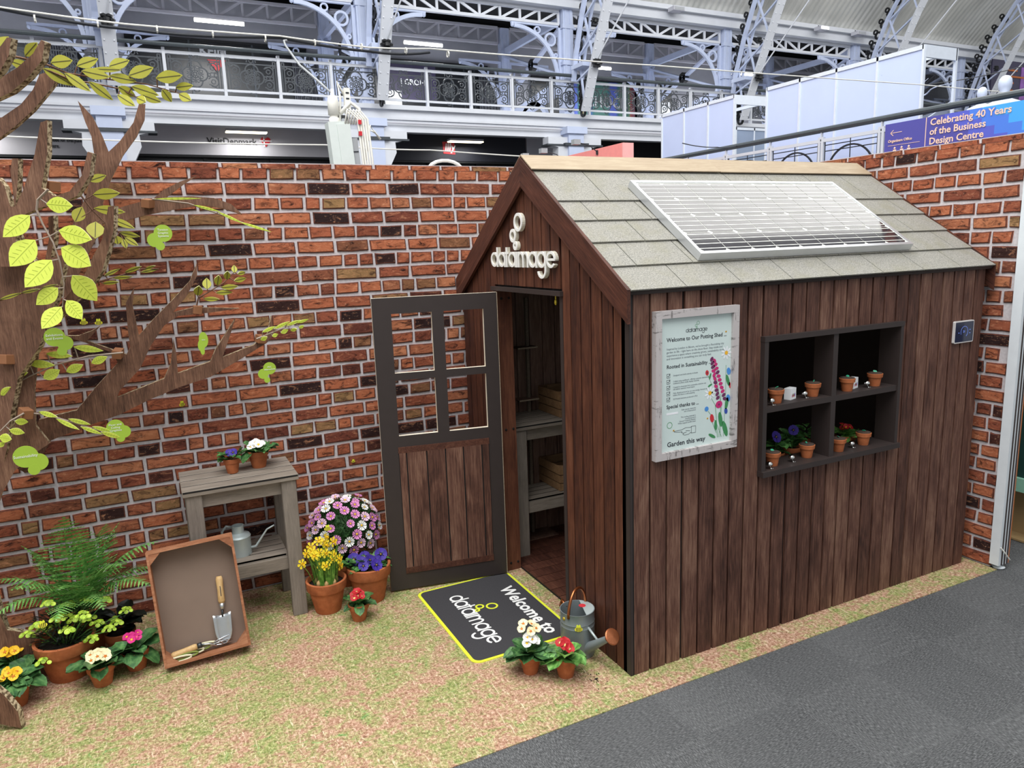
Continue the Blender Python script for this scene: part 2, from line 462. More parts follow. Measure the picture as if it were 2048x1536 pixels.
def brick_wall(name, origin, rotz, x0, x1, rr, seen, label, maxn=300):
    wl = MB().box(x0, x1, 0.0, 0.06, 0, HW).build(name, 'mortar', None, False, origin, (0, 0, rotz))
    struct(wl); wl['label'] = label
    M = Matrix.Translation(origin) @ Matrix.Rotation(rotz, 4, 'Z')
    bl = lay_bricks(x0, x1, rr); scored = []
    for q in bl:
        p = M @ Vector((q[0], 0, q[1])); d = (p - CAMP).length
        scored.append(((abs(q[2]) / d ** 2 if seen(p) else -d), q))
    scored.sort(key=lambda t: -t[0])
    rest = MB(); picks = []
    for i, (s, q) in enumerate(scored):
        x, z, w, kind, mb, me = q
        top = (abs(z - (HW - 0.020)) < 1e-6)
        sx = 1.0 if w > 0 else abs(w) / max(a[0] for a in mb.v) / 2
        sz = 0.48 if top else 1.0
        if i < maxn and s > 0:
            link('brick', me, wl, (x, 0, z), None, (sx, 1, sz))
        else:
            v = rr.random()
            rest.add([(x + a * sx, b, z + c * sz) for a, b, c in mb.v], mb.f); rest.m[-len(mb.m):] = mb.m; picks += [v] * len(mb.v)
    if rest.v:
        o = rest.build('brickwork', ['brick_red', 'brick_rim'], wl); o['kind'] = 'stuff'
        at = o.data.attributes.new('pick', 'FLOAT', 'POINT'); at.data.foreach_set('value', picks)
    return wl
wall_back = brick_wall('wall_back', (0, YB, 0), 0, -4.6, XR, random.Random(3), lambda p: -2.85 < p.x < 0.02 and not (p.x > -0.75 and p.z < 0.9), 'printed red brick wall with grey mortar behind the tree and shed')
wall_right = brick_wall('wall_right', (XR, YB, 0), -math.pi / 2, 0.0, YB + 0.118, random.Random(5), lambda p: p.y < 1.2 and (p.y < 0.02 or p.z > 1.75), 'printed red brick wall behind the solar panel end of the shed')
# aluminium end post of the right wall
po = thing('wall_end_post', 'grooved aluminium upright at the end of the brick wall', 'post', (XR, -0.16, 0))
mb = MB().box(-0.02, 0.075, -0.02, 0.035, 0.03, HW + 0.02); mb.build('profile', 'aluminium', po)
for dx in (0.008, 0.036, 0.062): MB().box(dx - 0.004, dx + 0.004, -0.024, -0.019, 0.03, HW + 0.02).build('groove', 'dark_brown', po)
MB().box(0.075, 0.085, -0.02, 0.035, 0.03, HW).build('edge_strip', 'orange_edge', po)
MB().lathe([(0.03, 0), (0.035, 0.008), (0.012, 0.014), (0.012, 0.03)], 14, (0.03, 0.005, 0)).build('foot', 'aluminium', po)

# ================================================================ potting shed
shed = thing('potting_shed', 'dark brown plank potting shed with a grey tiled roof and open door', 'shed')
TA = math.tan(math.radians(34.174)); SLV = Vector((0, 0.8273, 0.5617)); NRV = Vector((0, -0.5617, 0.8273)); SLEN = 1.1740
def roof_z(y): return H + (min(y, W - y) + EO) * TA
ROOF_T = 0.03                                        # shingles plus board
def under(y): return roof_z(y) - ROOF_T / math.cos(math.radians(34.17))
WX0, WX1, WZ0, WZ1 = 0.785, 1.775, 0.875, 1.56       # window opening
DY0, DY1, DZ = 0.575, 1.375, 1.79                    # door opening
side = MB()
for (a, b, c, d) in ((0.0, WX0, 0, H - 0.02), (WX1, L, 0, H - 0.02), (WX0, WX1, 0, WZ0), (WX0, WX1, WZ1, H - 0.02)): side.box(a, b, 0.012, 0.06, c, d)
side = side.build('side_wall', 'groove_black', shed)
n = 26; p0 = 0.014; pw = (L - p0) / n; gp = 0.011
rp = random.Random(4)
for i in range(n):
    a = p0 + i * pw + gp * .5; b = p0 + (i + 1) * pw - gp * .5
    if i in (2, 9): b -= 0.006
    segs = [(0.002, H - 0.006)]
    if b > WX0 and a < WX1:
        if a < WX0 - 0.02 or b > WX1 + 0.02:
            aa, bb = (a, WX0) if a < WX0 else (WX1, b)
            MB().box(aa, bb, 0.0, 0.014, WZ0, WZ1).build('plank', 'shed_plank', side)
        segs = [(0.002, WZ0), (WZ1, H - 0.006)]
    for c, d in segs: MB().box(a, b, rp.uniform(-.001, .001), 0.014, c, d).build('plank', 'shed_plank', side)
MB().box(0.0, 0.012, -0.001, 0.05, 0.0, H - 0.006).build('corner_post', 'dark_brown', shed)
# gable with the doorway
gable = MB()
def gpoly(y0, y1, z0, x0, x1, mb):
    pts = [(y0, z0), (y1, z0), (y1, under(y1))]
    if y0 < W / 2 < y1: pts.append((W / 2, under(W / 2)))
    pts.append((y0, under(y0)))
    return mb.prism([(p[0], p[1]) for p in pts], (x0, 0, 0), (0, 1, 0), (0, 0, 1), x1 - x0)
for y0, y1, z0 in ((0.0, DY0, 0), (DY0, DY1, DZ), (DY1, W, 0)): gpoly(y0, y1, z0, 0.012, 0.05, gable)
gable = gable.build('gable_wall', 'groove_black', shed)
edges = [0.03 + 0.0935 * i for i in range(20)] + [W]
for a, b in zip(edges[:-1], edges[1:]):
    a += .0045; b -= .0045
    for c, d in ((a, min(b, DY0)), (max(a, DY0), min(b, DY1)), (max(a, DY1), b)):
        if d - c < 0.012: continue
        gpoly(c, d, DZ + 0.035 if DY0 - 1e-6 <= c and d <= DY1 + 1e-6 else 0.002, 0.0, 0.013, MB()).build('plank', 'gable_plank', gable)
MB().box(-0.0015, 0.05, 0.0008, 0.0315, 0.0015, H - 0.02).build('corner_post', 'dark_brown', shed)
# rear walls with plank lining inside
rear = MB().box(0.05, L - 0.06, W - 0.04, W - 0.002, 0, H).build('rear_wall', 'groove_black', shed)
for i in range(24):
    a = 0.06 + i * 0.1; MB().box(a + .003, a + .097, W - 0.052, W - 0.04, 0.0, H - 0.02).build('plank', 'inner_plank', rear)
farg = MB()
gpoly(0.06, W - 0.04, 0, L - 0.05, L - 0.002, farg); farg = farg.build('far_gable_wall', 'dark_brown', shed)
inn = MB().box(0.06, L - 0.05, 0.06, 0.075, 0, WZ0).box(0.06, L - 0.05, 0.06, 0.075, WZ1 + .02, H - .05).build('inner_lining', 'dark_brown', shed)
# doorway: jambs, header
jl = MB().box(0.0, 0.095, DY1 - 0.03, DY1 + 0.004, 0, DZ).build('door_jamb', 'gable_plank', shed)
for z in (0.05, 0.93, 1.74):
    for x in (0.025, 0.075): MB().lathe([(0.008, 0), (0.007, 0.004), (0.0, 0.006)], 8).xf(Matrix.Translation((x, DY1 - 0.03, z)) @ Matrix.Rotation(math.pi / 2, 4, 'X')).build('bolt', 'groove_black', jl)
MB().box(-0.004, 0.09, DY0 - 0.004, DY0 + 0.024, 0, DZ).build('door_jamb', 'dark_brown', shed)
hd = MB().box(-0.02, 0.09, DY0 - 0.01, DY1 + 0.02, DZ, DZ + 0.024).build('door_header', 'dark_brown', shed)
fl = MB().box(0.095, L - 0.05, 0.075, W - 0.052, 0.0, 0.012).build('shed_floor', 'groove_black', shed)
for i in range(18):
    a = 0.077 + i * 0.097; MB().box(0.096, L - 0.06, a, a + 0.092, 0.012, 0.018).build('floor_board', 'floor_plank', fl)
# roof
def slope_pt(x, v, off, back=False):
    p = Vector((x, -EO, H)) + SLV * v + NRV * off
    if back: p.y = W - p.y
    return p
RX0, RX1 = -0.012, L + 0.028
def slope_box(x0, x1, v0, v1, o0, o1, back=False, mb=None):
    mb = mb or MB()
    vs = [slope_pt(x, v, o, back) for o in (o0, o1) for (x, v) in ((x0, v0), (x1, v0), (x1, v1), (x0, v1))]
    fs = [(0, 3, 2, 1), (4, 5, 6, 7), (0, 1, 5, 4), (1, 2, 6, 5), (2, 3, 7, 6), (3, 0, 4, 7)]
    if back: fs = [q[::-1] for q in fs]
    return mb.add(vs, fs)
rows = [(-0.005, 0.173), (0.173, 0.365), (0.365, 0.553), (0.553, 0.735), (0.735, SLEN - 0.02)]
for back in (False, True):
    base = slope_box(RX0, RX1, 0.0, SLEN - 0.004, -0.03, -0.012, back).build('roof_board', 'dark_brown', shed)
    for k, (v0, v1) in enumerate(rows):
        x = (0.288 if k % 2 == 0 else 0.121) - 0.324 * 2
        while x < RX1:
            a, b = max(x + .0025, RX0), min(x + .3215, RX1)
            if b - a > 0.02:
                mb = MB(); lo, hi = 0.002, -0.008                    # each tile overlaps the one below
                vs = [slope_pt(a, v0, lo - .007, back), slope_pt(b, v0, lo - .007, back), slope_pt(b, v1 + .01, -.012, back), slope_pt(a, v1 + .01, -.012, back),
                      slope_pt(a, v0, lo, back), slope_pt(b, v0, lo, back), slope_pt(b, v1 + .01, hi, back), slope_pt(a, v1 + .01, hi, back)]
                fs = [(0, 3, 2, 1), (4, 5, 6, 7), (0, 1, 5, 4), (1, 2, 6, 5), (2, 3, 7, 6), (3, 0, 4, 7)]
                mb.add(vs, [q[::-1] for q in fs] if back else fs).build('shingle', 'roof_felt', base)
            x += 0.324
    for a, b, o in ((RX0 - 0.012, 1.236, 0.012), (1.240, RX1, 0.010)):
        slope_box(a, b, 1.032, SLEN + 0.006, o - 0.006, o, back).build('ridge_board', 'ridge_wood', shed)
# barge boards: front pair and rear pair
for x0, x1 in ((-0.032, -0.014), (L + 0.028, L + 0.040)):
    for back in (False, True):
        f_ = (lambda y: W - y) if back else (lambda y: y)
        d = 0.148
        pts = [(f_(-EO), H), (f_(W / 2), RZ), (f_(W / 2), RZ - d), (f_(-EO), H - d)]
        o_ = Vector((x0, pts[0][0], pts[0][1])); ux = (Vector((x0, pts[1][0], pts[1][1])) - o_).normalized(); uz = Vector((1, 0, 0)) if not back else Vector((-1, 0, 0)); uy = uz.cross(ux)
        if back: o_.x = x1
        loc_ = [((Vector((o_.x, p[0], p[1])) - o_).dot(ux), (Vector((o_.x, p[0], p[1])) - o_).dot(uy)) for p in pts]
        bb = MB().prism(loc_, (0, 0, 0), (1, 0, 0), (0, 1, 0), x1 - x0).build('barge_board', 'barge_wood', shed)
        bb.matrix_local = Matrix(((ux.x, uy.x, uz.x, o_.x), (ux.y, uy.y, uz.y, o_.y), (ux.z, uy.z, uz.z, o_.z), (0, 0, 0, 1)))
# window box: frame, sill, mullion, shelf, each its own piece
wf = MB().box(WX0 - 0.012, WX0 + 0.014, -0.028, 0.10, WZ0, WZ1 + 0.012).build('window_frame', 'dark_brown', shed)
MB().box(WX1 - 0.014, WX1 + 0.008, -0.028, 0.10, WZ0, WZ1 + 0.012).build('window_upright', 'dark_brown', wf)
MB().box(WX0 - 0.0135, WX1 + 0.012, -0.030, 0.10, WZ1 - 0.012, WZ1 + 0.0135).build('window_head', 'dark_brown', wf)
MB().box(WX0 - 0.014, WX1 + 0.016, -0.042, 0.12, WZ0 - 0.008, WZ0 + 0.02).build('window_sill', 'dark_brown', wf)
MB().box(1.253, 1.287, -0.022, 0.10, WZ0 + 0.02, WZ1 - 0.012).build('mullion', 'dark_brown', wf)
MB().box(WX0 + 0.014, 1.253, -0.022, 0.10, 1.192, 1.222).box(1.287, WX1 - 0.014, -0.022, 0.10, 1.192, 1.222).build('window_shelf', 'dark_brown', wf)
# open door leaf (local x runs from the hinge along the leaf, y = thickness)
dv = Vector((-0.743 + 0.024, 1.434 - 1.307, 0)); dl = 0.732
door = MB()
xs = [0, 0.083, 0.322, 0.392, 0.625, dl]
ang = math.atan2(dv.y, dv.x)
for a, b, c, d in ((0, dl, 1.690, 1.780), (0, dl, 1.300, 1.346), (0, dl, 0.012, 0.972), (0, 0.083, 0.972, 1.690), (0.625, dl, 0.972, 1.690), (0.322, 0.392, 0.972, 1.690)):
    pass
def bars(mb, y0, y1):
    mb.box(0, 0.083, y0, y1, 0.012, 1.783); mb.box(0.625, dl, y0, y1, 0.012, 1.783)
    mb.box(0.083, 0.625, y0, y1, 1.690, 1.783); mb.box(0.083, 0.625, y0, y1, 1.303, 1.346); mb.box(0.083, 0.625, y0, y1, 0.012, 0.972)
    mb.box(0.322, 0.392, y0, y1, 0.972, 1.303); mb.box(0.322, 0.392, y0, y1, 1.346, 1.690)
    return mb
# local +y of the leaf points to the back wall's opposite (camera) side
door = bars(MB(), 0.0, 0.003).build('door', 'dark_brown', shed, False, (-0.024, 1.307, 0), (0, 0, ang))
bars(MB(), -0.029, -0.026).build('rear_skin', 'dark_brown', door)
bars(MB(), -0.026, 0.0).build('honeycomb_core', 'card_edge_white', door)
MB().box(-0.003, 0.0, -0.029, 0.003, 0.012, 1.783).build('hinge_edge', 'honeycomb_edge', door)
for a, b, c, d in ((0.083, 0.635, 0.868, 0.905), (0.083, 0.635, 0.112, 0.150)): MB().box(a, b, 0.003, 0.008, c, d).build('door_rail', 'floor_plank', door)
MB().box(.083, .635, .003, .0036, .150, .868).build('plank_backing', 'groove_black', door)
for i in range(6):
    a = 0.083 + [0, .047, .162, .272, .385, .505][i]; b = 0.083 + [.047, .162, .272, .385, .505, .552][i]
    MB().box(a + .004, b - .004, 0.0036, 0.008, 0.150, 0.868).build('door_plank', 'shed_plank', door)
# ================================================================ exhibition hall behind the stand
plain('paint_white', 'cdd0d8', 0.5, 0, 0.03, 3)
plain('paint_white_blue_lit', 'bcc6e0', 0.45, 0, 0.04, 3)  # white paint with the bluish tint of the light put into its colour
plain('paint_grey', 'b9b9c2', 0.6, 0, 0.04, 2)
plain('shop_grey', 'c2c0c6', 0.6, 0, 0.04, 2)
plain('upper_grey', 'a4a5ad', 0.7, 0, 0.05, 2)
plain('iron_dark', '3b4046', 0.5, 0.2, 0.1)
plain('iron_black', '1c1d20', 0.5, 0.2, 0.1)
plain('rail_grey', '4c5358', 0.4, 0.2, 0.06)
plain('void_black', '101114', 0.8, 0, 0.2)
plain('navy_fascia', '23252f', 0.6, 0, 0.08)
plain('shop_glass', '14171c', 0.38, 0, 0.2, 2)
plain('teal_print', '2f6f78', 0.5, 0, 0.3, 2)
plain('purple_dark', '3a3550', 0.5, 0, 0.1)
plain('curtain_grey', '55575e', 0.8, 0, 0.15, 6)
plain('tube_light', 'fffdf2', 0.5, 0, 0.0, emit=5.0)
plain('tube_warm', 'fff3cf', 0.5, 0, 0.0, emit=2.6)
plain('print_red', 'c3202c', 0.5, 0, 0.03)
plain('print_white', 'eef0f2', 0.5, 0, 0.02)
plain('print_black', '1b1b20', 0.5, 0, 0.05)
plain('print_grey', 'a2a5aa', 0.5, 0, 0.05)
m, nt, b = new_mat('corrugated_sheet', 0.32, 0.35)
nt.links.new(ramp(nt, noise(nt, coords(nt, (0.8, 0.5, 0.5)), 1, 3), [(0.3, 'c8c8c4'), (0.7, 'eeede8')]), b.inputs['Base Color'])
m, nt, b = new_mat('rainbow_print', 0.5)
nt.links.new(ramp(nt, noise(nt, coords(nt, (1.1, 0, 0)), 1, 1), [(0.3, '1f2a5c'), (0.42, '4c5aa8'), (0.48, '2c5d62'), (0.54, '5d7a5a'), (0.6, '8d3a3c'), (0.68, '4b2a44')]), b.inputs['Base Color'])

GY = 18.0; BX = [-8.54, -2.19, 4.16, 10.55, 16.9, 23.25, 29.6, 36.0]
g = MB().box(-14, 44, GY, GY + 0.3, 5.28, 5.86).box(-14, 44, GY - 0.12, GY + 0.4, 5.86, 5.98).box(-14, 44, GY - 0.05, GY, 5.60, 5.66).box(-14, 44, GY, 24, 5.9, 5.95)
g = g.build('wall_gallery', 'paint_white'); struct(g)
MB().box(-14, 44, GY + 0.3, 20.2, 5.55, 5.62).build('soffit', 'paint_grey', g)
MB().tube([(-14, GY - 0.10, 5.50), (44, GY - 0.10, 5.50)], 0.025, 6).build('conduit_pipe', 'paint_grey', g)
w = MB().box(-14, 44, 23.3, 23.5, 5.95, 9.9).build('wall_upper_gallery', 'upper_grey'); struct(w)
c = MB(); c.add([(-14, GY + .3, 9.35), (44, GY + .3, 9.35), (44, 24, 10.3), (-14, 24, 10.3)], [(0, 1, 2, 3)]); c = c.build('ceiling_gallery', 'void_black'); struct(c)
MB().box(-14, 44, 23.45, 23.6, 9.9, 10.6).build('back_board', 'void_black', c)
w = MB().box(-14, 44, 21.2, 21.3, 0, 5.6).build('wall_lower_gallery', 'void_black'); struct(w)
struct(MB().box(-14, 44, 3.0, 24, -0.3, -0.2).build('floor_hall', 'grey_carpet'))
# vaulted corrugated roof
prof = [(18.05, 9.42), (16.9, 10.55), (15.4, 11.75), (13.4, 13.0), (11.0, 14.1), (8.0, 15.0), (4.0, 15.5)]
mb = MB(); nx = 820; x0 = -12.0; dx = 50.0 / nx
for (y, z) in prof:
    for i in range(nx + 1):
        k = 0.035 * math.cos(i * math.pi / 2)
        mb.v.append((x0 + i * dx, y + k * 0.7, z + k * 0.7))
for r_ in range(len(prof) - 1):
    for i in range(nx):
        a = r_ * (nx + 1) + i
        mb.f.append((a, a + 1, a + nx + 2, a + nx + 1)); mb.m.append(0)
vault = struct(mb.build('ceiling', 'corrugated_sheet', None, True)); vault['label'] = 'vaulted ceiling of pale corrugated metal sheets'
eb = MB().box(-14, 44, GY - 0.15, GY + 0.3, 9.03, 9.30).box(-14, 44, GY - 0.3, GY + 0.3, 9.30, 9.44).build('trim_1', 'paint_white'); struct(eb)
for y, z in ((15.4, 11.68), (13.4, 12.93)): struct(MB().box(-12, 38, y - .08, y + .08, z - .2, z).build('trim_2', 'paint_white'))

# ---- gallery railing with cast iron panels
rl = thing('gallery_railing', 'white gallery railing with dark handrail and ornate iron panels', 'railing', (0, GY, 5.98))
MB().tube([(-12, -0.18, 1.10), (30, -0.18, 1.10)], 0.05, 8).build('handrail', 'rail_grey', rl)
MB().box(-12, 30, -0.03, 0.03, 0.93, 1.0).build('top_rail', 'paint_white', rl)
MB().box(-12, 30, -0.03, 0.03, 0.12, 0.17).build('bottom_rail', 'paint_white', rl)
post_me = MB().box(-0.035, 0.035, -0.05, 0.05, 0, 1.06).mesh('post', 'paint_white')
U, V, Wd = (1, 0, 0), (0, 0, 1), (0, -1, 0)
pn = MB(); t = 0.022; th = 0.02
def rg(cx, cz, r, wv=t, a0=0.0, a1=2 * math.pi, n=14): pn.ring((cx, 0, cz), U, V, r - wv, r, th, n, a0, a1)
for z in (0.05, 0.70): pn.box(-0.60, 0.60, -th, 0, z - .012, z + .012)
for x in (-0.58, 0.58, -0.52, 0.52): pn.box(x - .012, x + .012, -th, 0, 0.0, 0.78)
for q in range(4):
    a = q * math.pi / 2; rg(0.13 * math.cos(a), 0.38 + 0.16 * math.sin(a), 0.17, 0.03, a - 1.75, a + 1.75, 12)
rg(0, 0.38, 0.10); rg(0, 0.38, 0.045)
for q in range(8):
    a = q * math.pi / 4; pn.bar((0.045 * math.cos(a), -th / 2, 0.38 + 0.045 * math.sin(a)), (0.19 * math.cos(a), -th / 2, 0.38 + 0.21 * math.sin(a)), 0.02, 0.022, (0, 1, 0))
    rg(0.15 * math.cos(a + .39), 0.38 + 0.17 * math.sin(a + .39), 0.045, 0.016, n=8)
for sx in (-1, 1):
    for cz, r, sg in ((0.22, 0.13, 1), (0.54, 0.13, -1)):
        rg(sx * 0.40, cz, r, 0.024, -2.0, 2.6, 12); rg(sx * 0.40, cz, 0.06, 0.02, n=9)
    rg(sx * 0.47, 0.38, 0.055); rg(sx * 0.31, 0.38, 0.05)
    pn.bar((sx * .52, -th / 2, 0.70), (sx * .30, -th / 2, 0.60), .02, .022, (0, 1, 0)); pn.bar((sx * .52, -th / 2, 0.05), (sx * .30, -th / 2, 0.16), .02, .022, (0, 1, 0))
    for z in (0.66, 0.8): rg(sx * 0.55, z, 0.03, 0.014, n=8)
rg(0, 0.74, 0.12, 0.022, 0, math.pi); rg(0, 0.78, 0.06, 0.02); rg(0, 0.03, 0.08, 0.02, math.pi, 2 * math.pi)
pan_me = pn.mesh('iron_panel', 'iron_dark')
for k in range(-6, 20):
    x = -0.847 + 1.343 * k
    link('post', post_me, rl, (x, 0, 0))
    link('iron_panel', pan_me, rl, (x + 0.6715, 0.02, 0.12), None, (1.02, 1, 1))

# ---- iron columns with brackets, side frames
def bracket_mesh():
    mb = MB()
    mb.ring((0, 0, 0), U, V, 1.42, 1.52, 0.08, 14, math.pi / 2, math.pi)       # quarter arc, centre away from column
    mb.ring((-1.22, 0, 1.16), U, V, 0.14, 0.20, 0.07, 14); mb.ring((-0.78, 0, 1.40), U, V, 0.07, 0.11, 0.07, 10)
    mb.box(-1.6, 0.1, -0.08, 0, 1.52, 1.60); mb.box(-1.6, -1.50, -0.08, 0, 0, 1.6)
    mb.ring((-1.40, 0, 0.72), U, V, 0.03, 0.07, 0.07, 8)
    mb.lathe([(0.0, -.09), (.05, -.06), (.06, 0), (.04, .05)], 8, (0.05, -0.04, 1.50))
    return mb
br_r = bracket_mesh(); br_l = MB(); br_l.add([(-x, y, z) for x, y, z in br_r.v], [f[::-1] for f in br_r.f])
brm = {1: br_r.mesh('bracket', 'paint_white_blue_lit'), -1: br_l.mesh('bracket', 'paint_white_blue_lit')}
def column_mesh(s=1.0):
    mb = MB(); w = 0.17 * s
    mb.box(-w, w, -w, w, 0, 3.3)
    for dx in (-0.09, 0.09): mb.box(dx * s - 0.03, dx * s + 0.03, -w - 0.02, -w, 0.0, 3.1)
    mb.box(-w - .04, w + .04, -w - .04, w + .04, 1.45, 1.55); mb.box(-w - .03, w + .03, -w - .03, w + .03, 2.50, 2.62)
    return mb.mesh('shaft', 'paint_white_blue_lit')
col_me = column_mesh()
def lattice(mb, xa, xb, z0, z1, n, y=0.0, d=0.06):
    mb.box(xa, xb, y - d, y + d, z0 - .05, z0 + .03); mb.box(xa, xb, y - d, y + d, z1 - .03, z1 + .05)
    for i in range(n + 1):
        x = xa + (xb - xa) * i / n
        mb.bar((x, y, z0), (x, y, z1), 0.07, 0.05, (0, 1, 0))
    for i in range(n):
        x = xa + (xb - xa) * i / n; x2 = xa + (xb - xa) * (i + 1) / n
        a, b2 = ((z1, z0) if i < n / 2 else (z0, z1))
        mb.bar((x, y, a), (x2, y, b2), 0.07, 0.04, (0, 1, 0))
    return mb
where = ['behind the shop sign with coffee lettering', 'between the red heart sign and the coffee sign', 'above the grey junction box', 'above the pink booth', 'behind the low white booth walls', 'behind the tall white booth walls', 'behind the branch display frame', 'beyond the navy banner']
for i, x in enumerate(BX):
    t_ = thing('iron_column', 'white iron column with ring brackets in bluish light, ' + where[i], 'column', (x, GY + .2, 5.98), 0, 'gallery columns')
    link('shaft', col_me, t_)
    for s_ in (1, -1): link('bracket', brm[s_], t_, (s_ * 1.76, 0.04, 1.02))
    # rear column and the frame that ties it to the front one
    link('rear_shaft', col_me, t_, (0, 4.3, 0), None, (0.9, 0.9, 1.1))
    for s_ in (1, -1): link('rear_bracket', brm[s_], t_, (s_ * 1.68, 4.3, 1.0), None, 0.95)
    fr = MB()
    fr.bar((0, 0.1, 2.7), (0, 4.2, 1.2), 0.07, 0.16, (1, 0, 0)); fr.bar((0, 0.1, 1.2), (0, 4.2, 2.7), 0.07, 0.16, (1, 0, 0))
    fr.box(-.06, .06, 0.1, 4.2, 2.75, 2.95)
    fr.add([(-.06, .1, 1.2), (.06, .1, 1.2), (.06, 4.2, 0.7), (-.06, 4.2, 0.7), (-.06, .1, 0.75), (.06, .1, 0.75), (.06, 4.2, 0.25), (-.06, 4.2, 0.25)], [(0, 1, 2, 3), (4, 7, 6, 5), (0, 3, 7, 4), (1, 5, 6, 2), (0, 4, 5, 1), (3, 2, 6, 7)])
    fr.ring((-.06, 2.2, -0.4), (0, 1, 0), (0, 0, 1), 1.05, 1.2, .12, 14, 0.2, math.pi - .2)
    fr.build('side_frame', 'paint_white_blue_lit', t_)
    MB().ring((-0.08, 2.15, 1.95), (0, 1, 0), (0, 0, 1), 0.05, 0.2, 0.16, 8).build('boss', 'iron_black', t_)
    # pilaster and console under the gallery
    pl = MB().box(-.27, .27, -0.55, -.1, -6.2, -0.45).box(-.36, .36, -.62, -.1, -0.62, -0.42)
    pl.build('pilaster', 'paint_white_blue_lit', t_)
    MB().prism([(-.95, -.72), (-.95, -.95), (-.6, -1.02), (-.62, -1.3), (-.45, -1.62), (.45, -1.62), (.62, -1.3), (.6, -1.02), (.95, -.95), (.95, -.72)], (0, -.12, 0), U, V, .35).build('capital', 'paint_white', t_)
    MB().box(-.42, .42, -.60, -.1, -0.98, -0.90).box(-1.0, 1.0, -.5, -.1, -0.98, -0.93).build('dark_band', 'iron_dark', t_)
for i in range(len(BX) - 1):
    a, b_ = BX[i] + .24, BX[i + 1] - .24
    q = thing('lattice_girder', 'white front gallery girder, ' + ['over the coffee shop', 'over the heart logo shop', 'over the black shop with a red square', 'over the shop with coloured stripes', 'behind the low booth walls', 'behind the tall booth walls', 'behind the mannequins'][i], 'girder', (0, GY + .2, 8.62), 0, 'front lattice girders')
    lattice(MB(), a, b_, 0, 0.36, 9).build('lattice', 'paint_white', q)
    q = thing('lattice_girder', 'dim grey rear gallery girder, ' + ['over the coffee shop', 'over the heart logo shop', 'over the black shop with a red square', 'over the shop with coloured stripes', 'behind the low booth walls', 'behind the tall booth walls', 'behind the mannequins'][i], 'girder', (0, 22.5, 9.12), 0, 'rear lattice girders')
    lattice(MB(), a, b_, 0, 0.5, 8).build('lattice', 'paint_grey', q)
# ---- roof ribs leaning into the hall
rib_c = [(17.45, 6.0), (16.9, 7.25), (16.35, 8.4), (15.75, 9.6), (15.0, 10.8), (13.9, 12.0), (12.4, 13.1)]
rib_o = [(17.75, 6.9), (17.6, 7.6), (17.25, 8.6), (16.8, 9.6), (16.1, 10.6), (15.1, 11.7), (13.5, 12.9)]
def filigree(mb, n, f):
    for k in range(n):
        o = f(k / n); mb.ring((0, o[0], o[1]), (0, 1, 0), (0, 0, 1), .08, .15, .05, 9); mb.ring((0, o[0] + .12, o[1] + .14), (0, 1, 0), (0, 0, 1), .05, .1, .05, 8)
rib_flange = MB()
for p, q in zip(rib_c[:-1], rib_c[1:]): rib_flange.bar((0, *p), (0, *q), 0.30, 0.06, (0, -1, 0.3))
for p, q in zip(rib_c[:-1], rib_c[1:]):
    for k in range(5):
        y = p[0] + (q[0] - p[0]) * (k + .5) / 5; z = p[1] + (q[1] - p[1]) * (k + .5) / 5
        for dx in (-.1, .1): rib_flange.box(dx - .014, dx + .014, y - .05, y - .02, z - .014, z + .014)
rib_flange = rib_flange.mesh('flange', 'paint_white')
rib_outer = MB()
for p, q in zip(rib_o[:-1], rib_o[1:]): rib_outer.bar((-0.22, *p), (-0.22, *q), 0.14, 0.07, (0, -1, 0.3)); rib_outer.bar((.1, *p), (.1, *q), 0.06, 0.07, (0, -1, .3))
rib_outer = rib_outer.mesh('outer_chord', 'paint_white_blue_lit')
rib_lat = MB()
for k in range(len(rib_c) - 1):
    rib_lat.bar((0, *rib_c[k]), (-.1, *rib_o[k + 1]), .06, .05); rib_lat.bar((-.1, *rib_o[k]), (0, *rib_c[k + 1]), .06, .05)
rib_lat.box(-.3, .15, 17.1, 17.75, 7.22, 7.34)
rib_lat = rib_lat.mesh('web', 'paint_white_blue_lit')
rib_fil = MB()
filigree(rib_fil, 9, lambda k: (17.80 - 1.5 * k * k, 7.6 + 2.9 * k)); rib_fil = rib_fil.mesh('filigree', 'iron_black')
rib_fil2 = MB(); filigree(rib_fil2, 5, lambda k: (17.62, 6.0 + 1.0 * k)); rib_fil2 = rib_fil2.mesh('lower_filigree', 'iron_black')
rib_boss = MB()
for k in range(6): rib_boss.lathe([(0, -.03), (.07, -.02), (.08, .02), (0, .06)], 7, (.1 * math.cos(k * 1.047), -.05, .1 * math.sin(k * 1.047)))
rib_boss.lathe([(0, -.06), (.08, -.04), (.08, .04), (0, .08)], 8, (0, -.08, 0)); rib_boss = rib_boss.mesh('boss', 'iron_black')
rod = MB().tube([(0, 16.85, 7.3), (1.6, 12.5, 12.8)], 0.022, 6).mesh('tie_rod', 'paint_white')
for i, x in enumerate(BX[1:]):
    q = thing('roof_rib', 'leaning white roof rib with black boss, ' + ['beside the coffee shop', 'above the junction box', 'above the pink booth', 'behind the gap between the booth walls', 'above the tall booth walls', 'behind the mannequins', 'beyond the navy banner'][i], 'roof rib', (x + 0.22, 0, 0), 0, 'roof ribs')
    for me in (rib_flange, rib_outer, rib_lat, rib_fil, rib_fil2, rod): link(me.name.split('.')[0], me, q)
    link('boss', rib_boss, q, (0, 16.82, 7.22)); link('boss', rib_boss, q, (-.1, 16.75, 8.35), None, .8)

